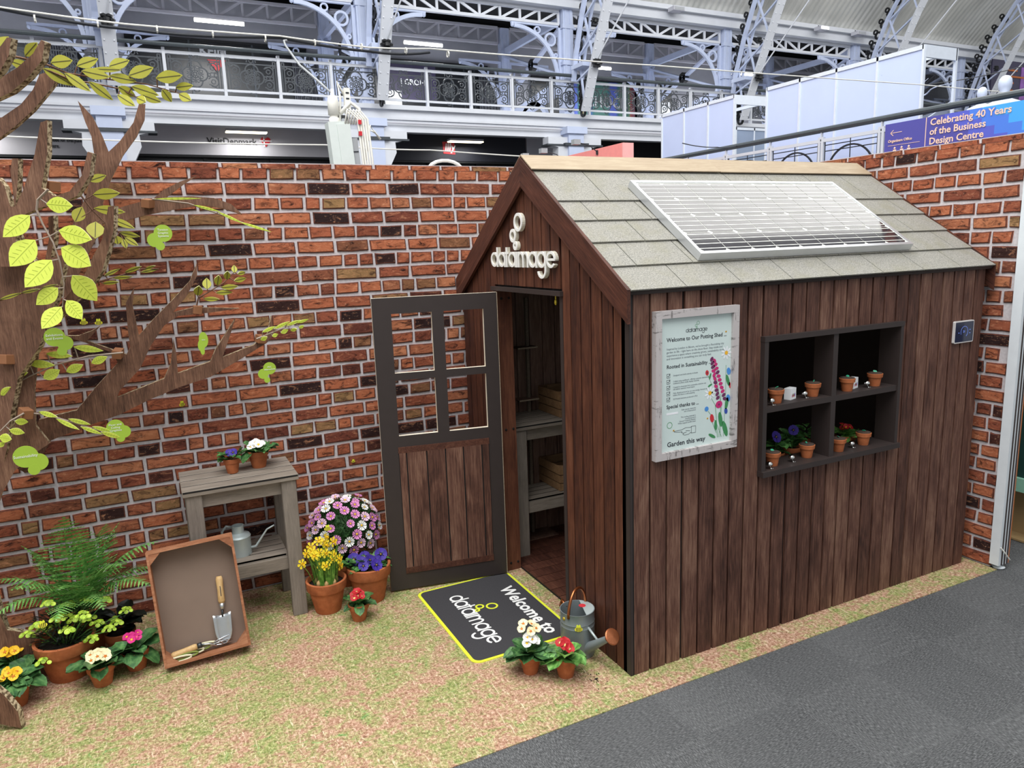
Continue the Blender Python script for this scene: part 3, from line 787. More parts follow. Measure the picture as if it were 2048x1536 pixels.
# ---- fluorescent tubes
def lamp(q, w, power):
    d = bpy.data.lights.new('tube_glow', 'AREA'); d.shape = 'RECTANGLE'; d.size = w; d.size_y = .9; d.energy = power; d.spread = math.pi
    o = bpy.data.objects.new('tube_glow', d); COL.objects.link(o); o.parent = q; o.location = (0, 0, -.06)
for n_, xa, xb, y, z, h in (('above the upper shop with the red triangle', .15, 1.45, 20.5, 8.42, .05), ('above the purple upper shop', 6.14, 7.4, 20.5, 8.33, .05), ('above the striped upper shop', 13.0, 14.1, 21, 8.2, .05), ('above the leafy upper shop', -6.0, -4.7, 20.5, 8.4, .05), ('deep behind the booth walls', 19.3, 20.4, 20.5, 8.3, .05)):
    q = thing('ceiling_light', 'white fluorescent tube ' + n_, 'light', ((xa + xb) / 2, y, z))
    lamp(q, xb - xa, 130); MB().tube([(-(xb - xa) / 2, 0, 0), ((xb - xa) / 2, 0, 0)], h, 8).build('tube', 'tube_light', q); MB().box(-(xb - xa) / 2, (xb - xa) / 2, -.03, .03, h, h + .04).build('housing', 'paint_grey', q)
for n_, xa, xb, y, z in (('over the red heart shop sign', .54, 1.6, 19.3, 5.34), ('over the red square shop sign', 6.98, 8.1, 19.3, 5.27), ('beside the pink booth', 12.4, 13.4, 19.3, 5.1), ('over the coffee slogan', -5.8, -4.7, 19.3, 5.34)):
    q = thing('ceiling_light', 'warm white panel light ' + n_, 'light', ((xa + xb) / 2, y, z))
    lamp(q, xb - xa, 20); MB().box(-(xb - xa) / 2, (xb - xa) / 2, -.12, .12, -.03, 0).build('diffuser', 'tube_warm', q); MB().box(-(xb - xa) / 2, (xb - xa) / 2, -.13, .13, 0, .06).build('housing', 'paint_grey', q)

# ---- shops under the gallery
FX, FZ = (1, 0, 0), (0, 0, 1)
def shop(label, xa, xb, mat_f, y=20.0, z0=4.78, z1=5.58):
    q = thing('shop_front', label, 'shop front', ((xa + xb) / 2, y, 0)); hw = (xb - xa) / 2
    MB().box(-hw, hw, 0, .1, z0, z1).build('fascia', mat_f, q)
    MB().box(-hw, hw, .3, .34, 2.2, z0).build('pane', 'shop_glass', q)
    MB().box(-hw, hw, .02, .3, z0 - .06, z0).build('frame', 'iron_black', q)
    n = int((xb - xa) / 1.6)
    for k in range(n + 1): MB().box(-hw + 2 * hw * k / n - .05, -hw + 2 * hw * k / n + .05, .2, .32, 2.2, z0).build('mullion', 'iron_black', q)
    return q
q = shop('grey shop front with black coffee slogan', -8.2, -2.6, 'shop_grey', z0=4.72)
text_mb('Great coffee for everyone\neverywhere.', 0.155, (-3.89 + 5.4, -.01, 5.05), FX, FZ, .01, bold=.002, xs=.60).build('lettering', 'print_black', q)
q = shop('grey shop front with black lettering and a red heart flag', -1.75, 3.6, 'shop_grey', z0=4.80)
text_mb('VisitDenmark', 0.235, (0.10 - 0.925, -.01, 5.10), FX, FZ, .01, bold=.004).build('lettering', 'print_black', q)
h = MB(); pts = []
for k in range(24):
    a = 2 * math.pi * k / 24; pts.append((0.0085 * 16 * math.sin(a) ** 3, 0.0095 * (13 * math.cos(a) - 5 * math.cos(2 * a) - 2 * math.cos(3 * a) - math.cos(4 * a))))
h.prism(pts, (1.66 - .925, -.012, 5.20), FX, FZ, .012); h.build('heart', 'print_red', q)
MB().box(.735 - .17, .735 + .17, -.03, -.024, 5.195, 5.225).box(.69 - .015, .69 + .015, -.03, -.024, 5.05, 5.33).build('cross', 'print_white', q)
q = shop('black shop front with a red square logo', 4.95, 10.0, 'navy_fascia', z0=4.76, z1=5.56)
cx = 7.25 - 7.475
MB().prism([(cx - .19, 4.98), (cx + .21, 4.96), (cx + .19, 5.36), (cx - .21, 5.34)], (0, -.002, 0), FX, FZ, .012).build('logo_square', 'print_red', q)
text_mb('illy', 0.32, (cx - .15, -.016, 5.08), FX, FZ, .01, bold=.008, shear=.15).build('lettering', 'print_white', q)
MB().box(2.57, 3.7, 0, .1, 4.0, 5.56).build('panel', 'paint_grey', q)
q = shop('black unlit shop front beside the pink booth', 11.4, 16.2, 'void_black')
# ---- shops on the gallery
def upper(label, xa, xb, z1=8.05):
    q = thing('shop_window', label, 'shop window', ((xa + xb) / 2, 23.2, 5.95)); hw = (xb - xa) / 2
    MB().box(-hw, hw, 0, .05, 0, z1 - 5.95).build('pane', 'shop_glass', q)
    MB().box(-hw, hw, -.05, 0, z1 - 5.95 - .08, z1 - 5.95).build('head', 'iron_black', q)
    return q, hw
def curtain(q, xa, xb, h=2.1):
    mb = MB(); n = int((xb - xa) / .06)
    for k in range(n): x = xa + (xb - xa) * k / n; mb.box(x, x + .04, -.12 - .03 * (k % 2), -.08, 0, h)
    mb.build('curtain', 'curtain_grey', q)
q, hw = upper('dark upper shop window by the leafy branch', -8.0, -2.7, 8.2); curtain(q, 1.5, 2.5, 2.2)
q, hw = upper('dark upper shop window with a red triangle and white letters', -1.6, 3.7, 8.62)
for k in (-.9, 0.95): MB().box(k - .03, k + .03, -.06, 0, 0, 2.6).build('mullion', 'iron_dark', q)
text_mb('KEIM', 0.36, (-0.62, -.03, 2.22), FX, FZ, .02, bold=.012).build('lettering', 'print_grey', q)
MB().prism([(-.42, 2.08), (.12, 2.08), (-.15, 1.72)], (0, -.05, 0), FX, FZ, .02).build('triangle', 'print_red', q)
text_mb('PAINT\nSPECIALISTS', 0.22, (0.78, -.09, .62), FX, FZ, .01).build('lettering', 'print_grey', q); MB().box(.0, 2.4, -.07, -.03, .0, .9).build('poster', 'teal_print', q)
MB().box(-1.0, -.4, -.07, -.03, 0, .3).build('poster', 'print_red', q)
curtain(q, hw - .5, hw + .7, 2.4)
q, hw = upper('upper shop window with a purple panel and white letters', 4.9, 10.2, 8.5)
MB().box(-1.35, .6, -.06, -.01, 1.2, 2.5).build('panel', 'purple_dark', q); text_mb('| GROHE |', 0.26, (-.72, -.07, 1.72), FX, FZ, .01, bold=.006).build('lettering', 'print_white', q)
MB().box(-1.3, -.7, -.07, -.02, .8, 1.5).build('poster', 'print_white', q)
for k in (1.2, 1.7, 2.1): MB().box(k - .02, k + .02, -.05, 0, 0, 2.4).build('mullion', 'iron_dark', q)
curtain(q, hw - .4, hw + .6, 2.3)
q, hw = upper('upper shop window with a colour striped panel', 12.0, 18.6, 8.3)
MB().box(-1.9, 1.4, -.06, -.01, .9, 2.3).build('panel', 'rainbow_print', q); text_mb('SCHOCK', 0.55, (-1.2, -.07, 1.35), FX, FZ, .01, bold=.012).build('lettering', 'print_grey', q)
MB().box(2.6, 3.2, -.06, -.01, .8, 1.7).build('poster', 'print_white', q); curtain(q, 1.5, 2.5, 2.2)

# ---- cameras and speakers under the gallery edge
q = thing('wall_speaker', 'small black speaker hung under the gallery edge', 'speaker', (3.35, GY - .2, 5.25)); MB().box(-.12, .12, -.1, .1, 0, .36).build('body', 'iron_black', q); MB().ring((0, -.1, .22), FX, FZ, 0, .06, .01, 12).build('cone', 'print_grey', q); MB().bar((.18, 0, .5), (.18, 0, -.2), .03, .03).build('bracket', 'paint_grey', q)
for x, n_ in ((14.3, 'below the low booth wall corner'), (18.0, 'above the gap between booths'), (20.8, 'over the tall booth wall'), (22.7, 'near the roof rib behind the booth')):
    q = thing('floodlight', 'small grey floodlight on the roof eave ' + n_, 'floodlight', (x, GY - .35, 9.32), 0, 'floodlights on the eave')
    MB().box(-.22, .22, -.25, .05, -.12, .0).build('body', 'paint_grey', q); MB().box(-.18, .18, -.26, -.25, -.1, -.02).build('lens', 'tube_light' if x == 20.8 else 'print_grey', q); MB().bar((0, 0, 0), (0, .1, .12), .05, .05).build('arm', 'iron_dark', q)

# ================================================================ right-hand platform: booths, handrail, banner
plain('booth_panel', 'c3cff0', 0.5, 0, 0.02, 2)
plain('booth_frame', 'e2e8f2', 0.4, 0.2, 0.03)
plain('booth_grey', '8d9bb3', 0.6, 0, 0.05, 2)
plain('pink_board', 'fa9690', 0.6, 0, 0.03)
plain('pink_light', 'fbb5b0', 0.6, 0, 0.03)
plain('wire_dark', '2a2d33', 0.5, 0.3, 0.1)
plain('cable_white', 'e6e4dc', 0.5, 0, 0.04)
plain('cable_grey', 'a0a3a6', 0.5, 0, 0.05)
plain('mannequin_white', 'cdd6ea', 0.5, 0, 0.03)
m, nt, b = new_mat('banner_print', 0.5)
v = coords(nt, (0, 1, 0)); sp = N(nt, 'ShaderNodeSeparateXYZ'); nt.links.new(coords(nt), sp.inputs[0])
stp = mathn(nt, 'MULTIPLY', mathn(nt, 'FLOOR', mathn(nt, 'MULTIPLY', sp.outputs[1], -6.0)), 1 / 6.0)
k = mathn(nt, 'ADD', mathn(nt, 'MULTIPLY', mathn(nt, 'SNAP', sp.outputs[2], 0.11), 0.55), mathn(nt, 'MULTIPLY', mathn(nt, 'ADD', stp, 4.4), 0.45))
nt.links.new(ramp(nt, k, [(0.0, '5350a2'), (0.42, '5a62c8'), (0.56, '4f80e2'), (0.7, '4aa8f2'), (0.9, '6a86ea')], 'CONSTANT'), b.inputs['Base Color'])
pf = MB().box(8.02, 16, 2.2, 17.5, 2.3, 2.5).build('floor_platform', 'grey_carpet'); struct(pf)
struct(MB().box(8.1, 15.9, 2.3, 17.4, -0.2, 2.3).build('wall_platform', 'paint_grey'))
rr_ = thing('platform_railing', 'grey handrail over white railing with arched wire panels', 'railing', (8.0, 0, 2.5))
MB().tube([(0, 16.5, 1.17), (0, 2.2, 1.17)], 0.045, 10).build('handrail', 'rail_grey', rr_)
MB().box(-.02, .02, 4.9, 16.5, .98, 1.03).build('top_rail', 'paint_white', rr_); MB().box(-.02, .02, 4.9, 16.5, .08, .12).build('bottom_rail', 'paint_white', rr_)
pst = MB().box(-.025, .025, -.05, -.01, 0, 1.06).box(-.025, .025, .01, .05, 0, 1.06).box(-.02, .02, -.01, .01, 1.0, 1.14).mesh('post', 'paint_white')
ap = MB()
for z in (.2, .36, .52, .68, .84, .93): ap.tube([(0, -.47, z), (0, .47, z)], .008, 5)
ap.ring((0, 0, .46), (0, 1, 0), (0, 0, 1), .415, .44, .02, 22, 0, math.pi)
for y in (-.47, .47, 0): ap.tube([(0, y, .1), (0, y, .98)], .008, 5)
ap = ap.mesh('arch_panel', 'wire_dark')
for k in range(11):
    y = 4.98 + 1.08 * k
    link('post', pst, rr_, (0, y, 0)); link('arch_panel', ap, rr_, (0, y + .54, 0))
def booth(label, y0, y1, x, ztop, n, ret):
    q = thing('booth_wall', label, 'booth wall', (x, 0, 2.5))
    for k in range(n):
        a = y0 + (y1 - y0) * k / n; b_ = y0 + (y1 - y0) * (k + 1) / n
        MB().box(-.01, .01, a + .015, b_ - .015, 0, ztop - 2.5 - .05).build('panel', 'booth_panel', q)
    for k in range(n + 1):
        a = y0 + (y1 - y0) * k / n; MB().box(-.025, .025, a - .018, a + .018, 0, ztop - 2.5).build('upright', 'booth_frame', q)
    MB().box(-.025, .025, y0, y1, ztop - 2.5 - .06, ztop - 2.5).build('top_beam', 'booth_frame', q)
    MB().box(0, ret, y0 - .02, y0 + .02, ztop - 2.5 - .17, ztop - 2.5).build('return_beam', 'booth_frame', q)
    MB().box(ret - .02, ret + .02, y0 - .02, y0 + .02, 0, ztop - 2.5).build('upright', 'booth_frame', q)
    MB().box(ret - .02, ret + .02, y0, y1, ztop - 2.5 - .06, ztop - 2.5).build('rear_beam', 'booth_frame', q)
    return q
booth('low run of white booth panels beside the grey booth panels', 8.67, 10.88, 8.6, 4.72, 3, 1.1)
qb = booth('tall-looking white booth panels behind the arched handrail', 4.82, 7.84, 8.6, 4.69, 4, .72)
q = thing('booth_wall', 'grey booth panels between the white booth walls', 'booth wall', (9.0, 9.6, 2.5))
for k in range(3): MB().box(k * .5 + .01, k * .5 + .48, -.01, .01, 0, 1.75).build('panel', 'booth_grey', q); MB().box(k * .5 - .015, k * .5 + .015, -.02, .02, 0, 1.8).build('upright', 'booth_frame', q)
MB().box(0, 1.5, -.02, .02, 1.75, 1.8).build('top_beam', 'booth_frame', q)
q = thing('branch_display', 'white bare branch decoration with small lights in the booth frame', 'decoration', (9.25, 5.6, 2.5))
rb_ = random.Random(8); mb = MB()
for k in range(16):
    p = Vector((rb_.uniform(-.15, .3), rb_.uniform(-.3, .3), 1.1 + rb_.uniform(-.3, .9))); pts = [p]
    d = Vector((rb_.uniform(-1, 1), rb_.uniform(-1, 1), rb_.uniform(-.6, .6))).normalized()
    for _ in range(5): d = (d + Vector((rb_.uniform(-.4, .4), rb_.uniform(-.4, .4), rb_.uniform(-.4, .4)))).normalized(); p = p + d * .12; pts.append(p)
    mb.tube(pts, [.012, .011, .01, .008, .006, .004], 5)
mb.tube([(0, 0, 0), (0, 0, 1.4)], .02, 6)
mb.build('branches', 'mannequin_white', q)
for k in range(3): MB().lathe([(0, -.03), (.03, 0), (0, .03)], 8, (-.1 + .12 * k, -.1 + .05 * k, 1.3 - .1 * k)).build('bulb', 'tube_light', q)
MB().box(-.4, .5, -1.0, -.9, 0, 1.12).build('navy_panel', 'purple_dark', q)
# banner on the railing
bn = thing('railing_banner', 'blue and purple banner with pale peach lettering on the railing', 'banner', (7.95, 0, 3.0))
MB().box(0, .02, 2.2, 4.89, -.1, .57).build('board', 'banner_print', bn)
plain('peach_print', 'f3cdb8', 0.6, 0, 0.02)
BU, BVV = (0, -1, 0), (0, 0, 1)
text_mb('Celebrating 40 Years\nof the Business\nDesign Centre', 0.125, (-.004, 4.2, .455), BU, BVV, .004, bold=.0022).build('lettering', 'peach_print', bn)
text_mb('Organisers Office', 0.052, (-.004, 4.83, .31), BU, BVV, .004, bold=.001).build('lettering', 'peach_print', bn)
MB().box(-.004, 0, 4.255, 4.265, .17, .57).box(-.004, 0, 4.34, 4.83, .263, .268).box(-.004, 0, 4.62, 4.80, .435, .442).build('rule', 'peach_print', bn)
ar = MB(); ar.bar((-.002, 4.80, .438), (-.002, 4.755, .475), .008, .004, (1, 0, 0)); ar.bar((-.002, 4.80, .438), (-.002, 4.755, .40), .008, .004, (1, 0, 0)); ar.build('arrow', 'peach_print', bn)
for k in range(3): MB().lathe([(0, -.02), (.02, 0), (0, .02)], 10).xf(Matrix.Translation((-.004, 4.72 - .11 * k, .225)) @ Matrix.Scale(.2, 4, (1, 0, 0))).build('person_symbol', 'peach_print', bn); MB().box(-.004, 0, 4.695 - .11 * k, 4.745 - .11 * k, .12, .205).build('person_symbol', 'peach_print', bn)
# navy banner far behind
q = thing('hall_banner', 'navy and purple hall banner with small orange text', 'banner', (31.8, 17.3, 7.8))
MB().box(-1.4, 2.4, 0, .05, -1.0, 1.1).build('board', 'purple_dark', q); plain('violet_print', '8a5aa8', .5, 0, .3, 3); MB().box(.6, 2.4, -.02, 0, -1.0, .9).build('stripe_panel', 'violet_print', q)
for k, (x, z) in enumerate(((-.6, .7), (-.1, .45), (-.8, .2), (-.8, -.1))): MB().box(x, x + .9, -.03, 0, z, z + .07).build('text_line', 'orange_edge', q)
# mannequins
def mannequin(loc, s, label, scarf):
    q = thing('mannequin', label, 'mannequin', loc, -.9); mb = MB()
    prof = [(.13, .0), (.15, .12), (.165, .28), (.185, .42), (.175, .50), (.10, .555), (.055, .58), (.05, .64), (.062, .67), (.082, .72), (.088, .77), (.078, .83), (.045, .87), (.0, .885)]
    n = 18; o = len(mb.v)
    for r, z in prof:
        ex = 1.35 if z < .53 else 1.0
        for j in range(n):
            a = 2 * math.pi * j / n; mb.v.append((r * ex * math.cos(a) * s, (r * (.78 if z < .6 else 1.08) * math.sin(a) + (.02 if z > .66 else 0)) * s, z * s))
    for i in range(len(prof) - 1):
        for j in range(n): mb.f.append((i * n + j, i * n + (j + 1) % n, (i + 1) * n + (j + 1) % n, (i + 1) * n + j)); mb.m.append(0)
    mb.build('body', 'mannequin_white', q, True)
    for sx in (-1, 1): MB().tube([(sx * .22 * s, 0, .46 * s), (sx * .27 * s, .0, .3 * s), (sx * .28 * s, .02, .05 * s)], [.05 * s, .046 * s, .04 * s], 10).build('arm', 'mannequin_white', q, True)
    MB().lathe([(.16, 0), (.16, .02), (.02, .03), (.02, 1.0)], 12, (0, 0, -1.0 if loc[2] > 3.4 else -.5)).build('stand', 'booth_frame', q)
    if scarf: MB().tube([(.075 * s * math.cos(a), .075 * s * math.sin(a), (.62 - .02 * math.cos(a)) * s) for a in [k * .4 for k in range(17)]], .022 * s, 6).build('neck_scarf', 'print_grey', q)
mannequin((9.0, 4.18, 3.36), .74, 'bald white mannequin bust without a scarf behind the handrail', False)
mannequin((8.75, 3.72, 3.22), .95, 'bald white mannequin bust with a scarf behind the handrail', True)
# pink booth with clip lights
pk = thing('pink_booth', 'pink booth wall beyond the shed ridge', 'booth wall', (5.0, 7.23, 0))
MB().box(0, .02, 0, 3.2, 0, 3.555).build('panel', 'pink_board', pk); MB().box(0, .2, -.02, 0, 0, 3.555).build('end_panel', 'pink_light', pk)
for y, n_ in ((.7, 'at the raised end of the pink booth'), (1.8, 'halfway along the pink booth'), (2.5, 'at the low end of the pink booth')):
    q = thing('clip_spotlight', 'grey spotlight on an arm clipped ' + n_, 'spotlight', (5.0, 7.23 + y, 3.50), 0, 'clip spotlights')
    MB().tube([(0, 0, 0), (-.12, 0.04, .10), (-.32, .1, .16)], .008, 6).build('arm', 'wire_dark', q)
    MB().box(-.41, -.29, .05, .15, .12, .2).build('head', 'cable_grey', q); MB().box(-.02, .03, -.02, .02, -.04, .03).build('clamp', 'wire_dark', q)

# ---- suspended cables
def cat_cable(pts, sag=0.02, n=6):
    out = []
    for p, q in zip(pts[:-1], pts[1:]):
        p = Vector(p); q = Vector(q)
        for k in range(n):
            t_ = k / n; r_ = p.lerp(q, t_); r_.z -= sag * 4 * t_ * (1 - t_); out.append(r_)
    return out + [Vector(pts[-1])]
q = thing('suspended_cable', 'thin pale cable strung high across the hall with a black bundle tied to it', 'cable', (0, 4.3, 3.9))
pts = [(-6, 0, .05), (-2.606, 0, .025), (-1.78, 0, -.017), (-.587, 0, -.005), (.204, 0, -.036), (.786, 0, .001), (2.261, 0, .016), (3.336, 0, .032), (7.909, 0, .095), (11.5, 0, .12)]
MB().tube(cat_cable(pts, .004), .007, 6).build('steel_wire', 'cable_white', q)
MB().tube([(x, 0.015, z - .022 - .012 * math.sin(x * 3)) for x, y, z in [tuple(v) for v in cat_cable(pts[:6], .015)]], .012, 6).build('black_cable', 'wire_dark', q)
for k in range(9): x = -2.4 + .42 * k; MB().ring((x, .005, -.035 - .0 * x), (0, 1, 0), (0, 0, 1), .026, .03, .012, 8).build('cable_tie', 'cable_white', q)
q = thing('suspended_cable', 'thin white cable strung low above the brick wall', 'cable', (0, 4.0, 2.96))
MB().tube(cat_cable([(-6, 0, .02), (-2.7, 0, 0), (-.34, 0, 0), (.62, 0, -.02), (3.05, 0, -.09), (5, 0, -.05)], .01), .006, 6).build('wire', 'cable_white', q)
q = thing('suspended_cable', 'dark thin wire rising past the booth frame', 'cable', (0, 6, 4.2)); MB().tube(cat_cable([(9.2, 0, .05), (10.5, 0, .3), (13, 0, .75)], .03), .008, 5).build('wire', 'wire_dark', q)
q = thing('wire_string', 'thin wire stretched along the handrail with clips', 'cable', (7.9, 0, 3.5)); MB().tube(cat_cable([(-2.4, 6.4, -.05), (-1.2, 7.0, 0), (0.05, 7.9, .17)], .02), .008, 5).build('wire', 'wire_dark', q)
# ---- electrical junction box on the wire
jb = thing('junction_box', 'pale grey electrical box with white plugs and looped cables', 'junction box', (-.53, 2.6, 2.25))
plain('box_grey', 'cfd6d2', 0.5, 0, 0.03)
tilt = MB().box(-.085, .085, -.06, .06, 0, .72).box(-.02, .085, -.068, -.06, 0.02, .70); tilt.build('body', 'box_grey', jb, False, None, (0, -.07, 0))
MB().box(.085, .135, -.05, .05, 0, .60).build('cable_tray', 'cable_grey', jb, False, None, (0, -.07, 0))
for k in range(5): MB().box(.088, .13, -.056, -.05, .1 + .1 * k, .106 + .1 * k).build('slot', 'wire_dark', jb, False, None, (0, -.07, 0))
MB().lathe([(.04, 0), (.04, .05), (.032, .05), (.032, .07), (.044, .07), (.044, .16), (.036, .2), (.012, .21), (.012, .25)], 14, (-.07, 0, .70)).build('plug', 'cable_white', jb, True)
MB().box(.02, .065, -.03, .01, .78, .96).build('socket_strip', 'cable_white', jb)
for k in range(4): MB().box(.03, .055, -.034, -.03, .8 + .04 * k, .81 + .04 * k).build('socket_slot', 'wire_dark', jb)
MB().tube([(-.02, -.02, .78), (.06, -.03, .86), (.13, -.02, .82), (.14, -.02, .5), (.16, -.02, .1)], .016, 8).build('cable', 'cable_white', jb, True)
for k in range(5): MB().tube([(.0 + .02 * k, -.06, .70), (.02 + .025 * k, -.08, .80), (.10 + .02 * k, -.07, .74), (.12 + .02 * k, -.07, .45), (.15 + .014 * k, -.06, .15), (.17 + .012 * k, -.06, .0)], .009, 6).build('cable', 'cable_white', jb, True)
MB().tube([(.03, 0, .9), (-.03, -.01, 1.0), (-.01, -.01, .9), (-.03, -.01, .7)], .009, 6).build('cable', 'cable_white', jb, True)
for k in range(3): MB().tube([(.15, -.05, .45), (.18, -.06, .62 + .05 * k), (.20 + .04 * k, -.06, .70 - .05 * k)], .010, 6).build('cable', 'cable_white', jb, True)
for z in (.62, .70): MB().box(.1, .125, -.09, -.06, z, z + .03).build('marker', 'print_red', jb)
MB().tube([(-.085, 0, .93), (-.125, .15, 1.02), (-.16, .7, 1.25), (-.115, 1.5, 1.58), (-.09, 1.68, 1.66), (-.06, 1.695, 1.668)], .009, 8).build('feed_cable', 'cable_grey', jb, True)
MB().lathe([(.1, -2.25), (.03, -2.2), (.03, 0)], 10, (0, 0, 0)).build('pole', 'cable_grey', jb)
jb.scale = (.86, .86, .93)
q = thing('cable_coil', 'white cable loop lying on top of the brick wall', 'cable', (-.03, 2.002, 2.54)); MB().tube([(.12 * math.cos(a), .004 * math.sin(a), .07 * math.sin(a)) for a in [k * .35 for k in range(19)]], .012, 6).build('loop', 'cable_white', q)
# ================================================================ things on and around the shed
plain('sign_white', 'f2f2ee', 0.5, 0, 0.02)
plain('sign_edge', 'd9d3c2', 0.7, 0, 0.15, 90)
plain('lime', 'dfe63a', 0.6, 0, 0.03)
plain('mat_charcoal', '38373a', 0.95, 0, 0.14, 160, bmp=0.3)
plain('mat_white', 'e8e8e6', 0.9, 0, 0.04)
# ---- lettered sign on the gable
sg = thing('logo_sign', 'white raised lettered sign with three rings on the gable', 'sign', (-0.012, 0, 0))
YU, ZV = (0, -1, 0), (0, 0, 1)
wm, ww = wordmark_mb(0.085, 0.0135, (-0.008, 1.362, 1.930), YU, ZV, 0.005, 0, 0.765); wm.build('lettering_face', 'sign_white', sg)
wordmark_mb(0.085, 0.0135, (0.010, 1.362, 1.930), YU, ZV, 0.0175, 0, 0.765)[0].build('lettering_core', 'sign_edge', sg)
bubbles_mb(0.050, 0.0155, (-0.008, 1.045, 2.025), YU, ZV, 0.005).build('rings_face', 'sign_white', sg)
bubbles_mb(0.050, 0.0155, (0.010, 1.045, 2.025), YU, ZV, 0.0175).build('rings_core', 'sign_edge', sg)

# ---- door mat
mt = thing('door_mat', 'charcoal welcome mat with a lime border before the shed door', 'mat', (-0.315, 0.905, 0.0))
def rrect(w, h, r, n=6):
    out = []
    for cx, cy, a0 in ((w - r, h - r, 0), (-w + r, h - r, 90), (-w + r, -h + r, 180), (w - r, -h + r, 270)):
        for i in range(n + 1): a = math.radians(a0 + 90 * i / n); out.append((cx + r * math.cos(a), cy + r * math.sin(a)))
    return out
X_, Y_ = (1, 0, 0), (0, 1, 0)
MB().prism(rrect(0.305, 0.442, 0.05), (0, 0, 0.0), X_, Y_, 0.004).build('border', 'lime', mt)
MB().prism(rrect(0.288, 0.425, 0.036), (0, 0, 0.004), X_, Y_, 0.002).build('pile', 'mat_charcoal', mt)
wordmark_mb(0.082, 0.0135, (-0.160, 0.285, 0.0062), YU, X_, 0.001, 0, 0.60)[0].build('lettering', 'mat_white', mt)
text_mb('Welcome to', 0.118, (0.155, 0.235, 0.0062), YU, X_, 0.001, bold=.003).build('lettering', 'mat_white', mt)
bubbles_mb(0.036, 0.011, (-0.085, 0.055, 0.0062), (0.35, -.94, 0), (0.94, 0.35, 0), 0.001).build('rings', 'lime', mt)

# ---- solar panel
sp_ = thing('solar_panel', 'silver framed solar panel lying on the tiled roof', 'solar panel')
m, nt, b = new_mat('solar_cell', 0.06, 0.0, 0.55)
f = noise(nt, coords(nt), 2.0, 2); nt.links.new(ramp(nt, f, [(0.3, '2b2a30'), (0.7, '3a383e')]), b.inputs['Base Color'])
plain('solar_line', 'e6e8de', 0.3, 0, 0.02)
plain('anodised', 'd3d6da', 0.32, 0.7, 0.03)
sx0, sx1, sv0, sv1 = 0.476, 1.985, 0.178, 0.862
o0, o1 = 0.004, 0.044
def sb(a, b_, c_, d_, e, f_): return slope_box(a, b_, c_, d_, e, f_)
for a, b_, c_, d_ in ((sx0, sx1, sv0, sv0 + .02), (sx0, sx1, sv1 - .02, sv1), (sx0, sx0 + .02, sv0 + .02, sv1 - .02), (sx1 - .02, sx1, sv0 + .02, sv1 - .02)):
    sb(a, b_, c_, d_, o0, o1).build('frame_rail', 'anodised', sp_)
sb(sx0 + .02, sx1 - .02, sv0 + .02, sv1 - .02, o0 + .01, o1 - .005).build('backing', 'solar_line', sp_)
nc, nrw = 9, 4; cw = (sx1 - sx0 - .05) / nc; ch = (sv1 - sv0 - .05) / nrw
for i in range(nc):
    for j in range(nrw):
        a = sx0 + .025 + i * cw; c_ = sv0 + .025 + j * ch; g_ = 0.0025; cc = 0.012
        pts = [(a + g_ + cc, c_ + g_), (a + cw - g_ - cc, c_ + g_), (a + cw - g_, c_ + g_ + cc), (a + cw - g_, c_ + ch - g_ - cc), (a + cw - g_ - cc, c_ + ch - g_), (a + g_ + cc, c_ + ch - g_), (a + g_, c_ + ch - g_ - cc), (a + g_, c_ + g_ + cc)]
        mb = MB().prism(pts, slope_pt(0, 0, o1 - .005), (1, 0, 0), SLV, .0015)
        cell = mb.build('solar_cell', 'solar_cell', sp_)
lines = MB()
for j in range(nrw):
    for q in range(4): v_ = sv0 + .025 + (j + (q + .5) / 4) * ch; slope_box(sx0 + .022, sx1 - .022, v_ - .0022, v_ + .0022, o1 - .0035, o1 - .0028, False, lines)
o = lines.build('busbar', 'solar_line', sp_); o['kind'] = 'stuff'
for x in (0.66, 1.0, 1.75):
    MB().lathe([(.008, 0), (.008, .006), (0, .009)], 8, slope_pt(x, .87, .002)).build('clip', 'anodised', sp_)

# ---- tablet by the far end of the side wall
tb = thing('wall_tablet', 'wall tablet with white bezel and dark blue dial screen', 'tablet', (2.325, -0.003, 1.47))
plain('tablet_white', 'd9d5d2', 0.4); plain('tablet_screen', '14182c', 0.08, emit=0.35); plain('screen_ring', '5f78c8', 0.3, emit=0.6)
MB().prism(rrect(.087, .0635, .008), (0, 0, 0), X_, ZV, .014).build('case', 'tablet_white', tb)
MB().prism(rrect(.081, .0575, .004), (0, -.014, 0), X_, ZV, .001).build('screen', 'tablet_screen', tb)
MB().ring((0, -.015, 0), X_, ZV, .031, .0325, .0006, 32, -1.0, 3.6).build('dial', 'screen_ring', tb)
text_mb('21', .018, (-.012, -.0152, -.004), X_, ZV, .0005).build('digits', 'screen_ring', tb)
for x, z in ((.05, .01), (-.05, -.004), (.05, -.01)): MB().box(x - .003, x + .003, -.016, -.015, z - .002, z + .002).build('icon', 'screen_ring', tb)

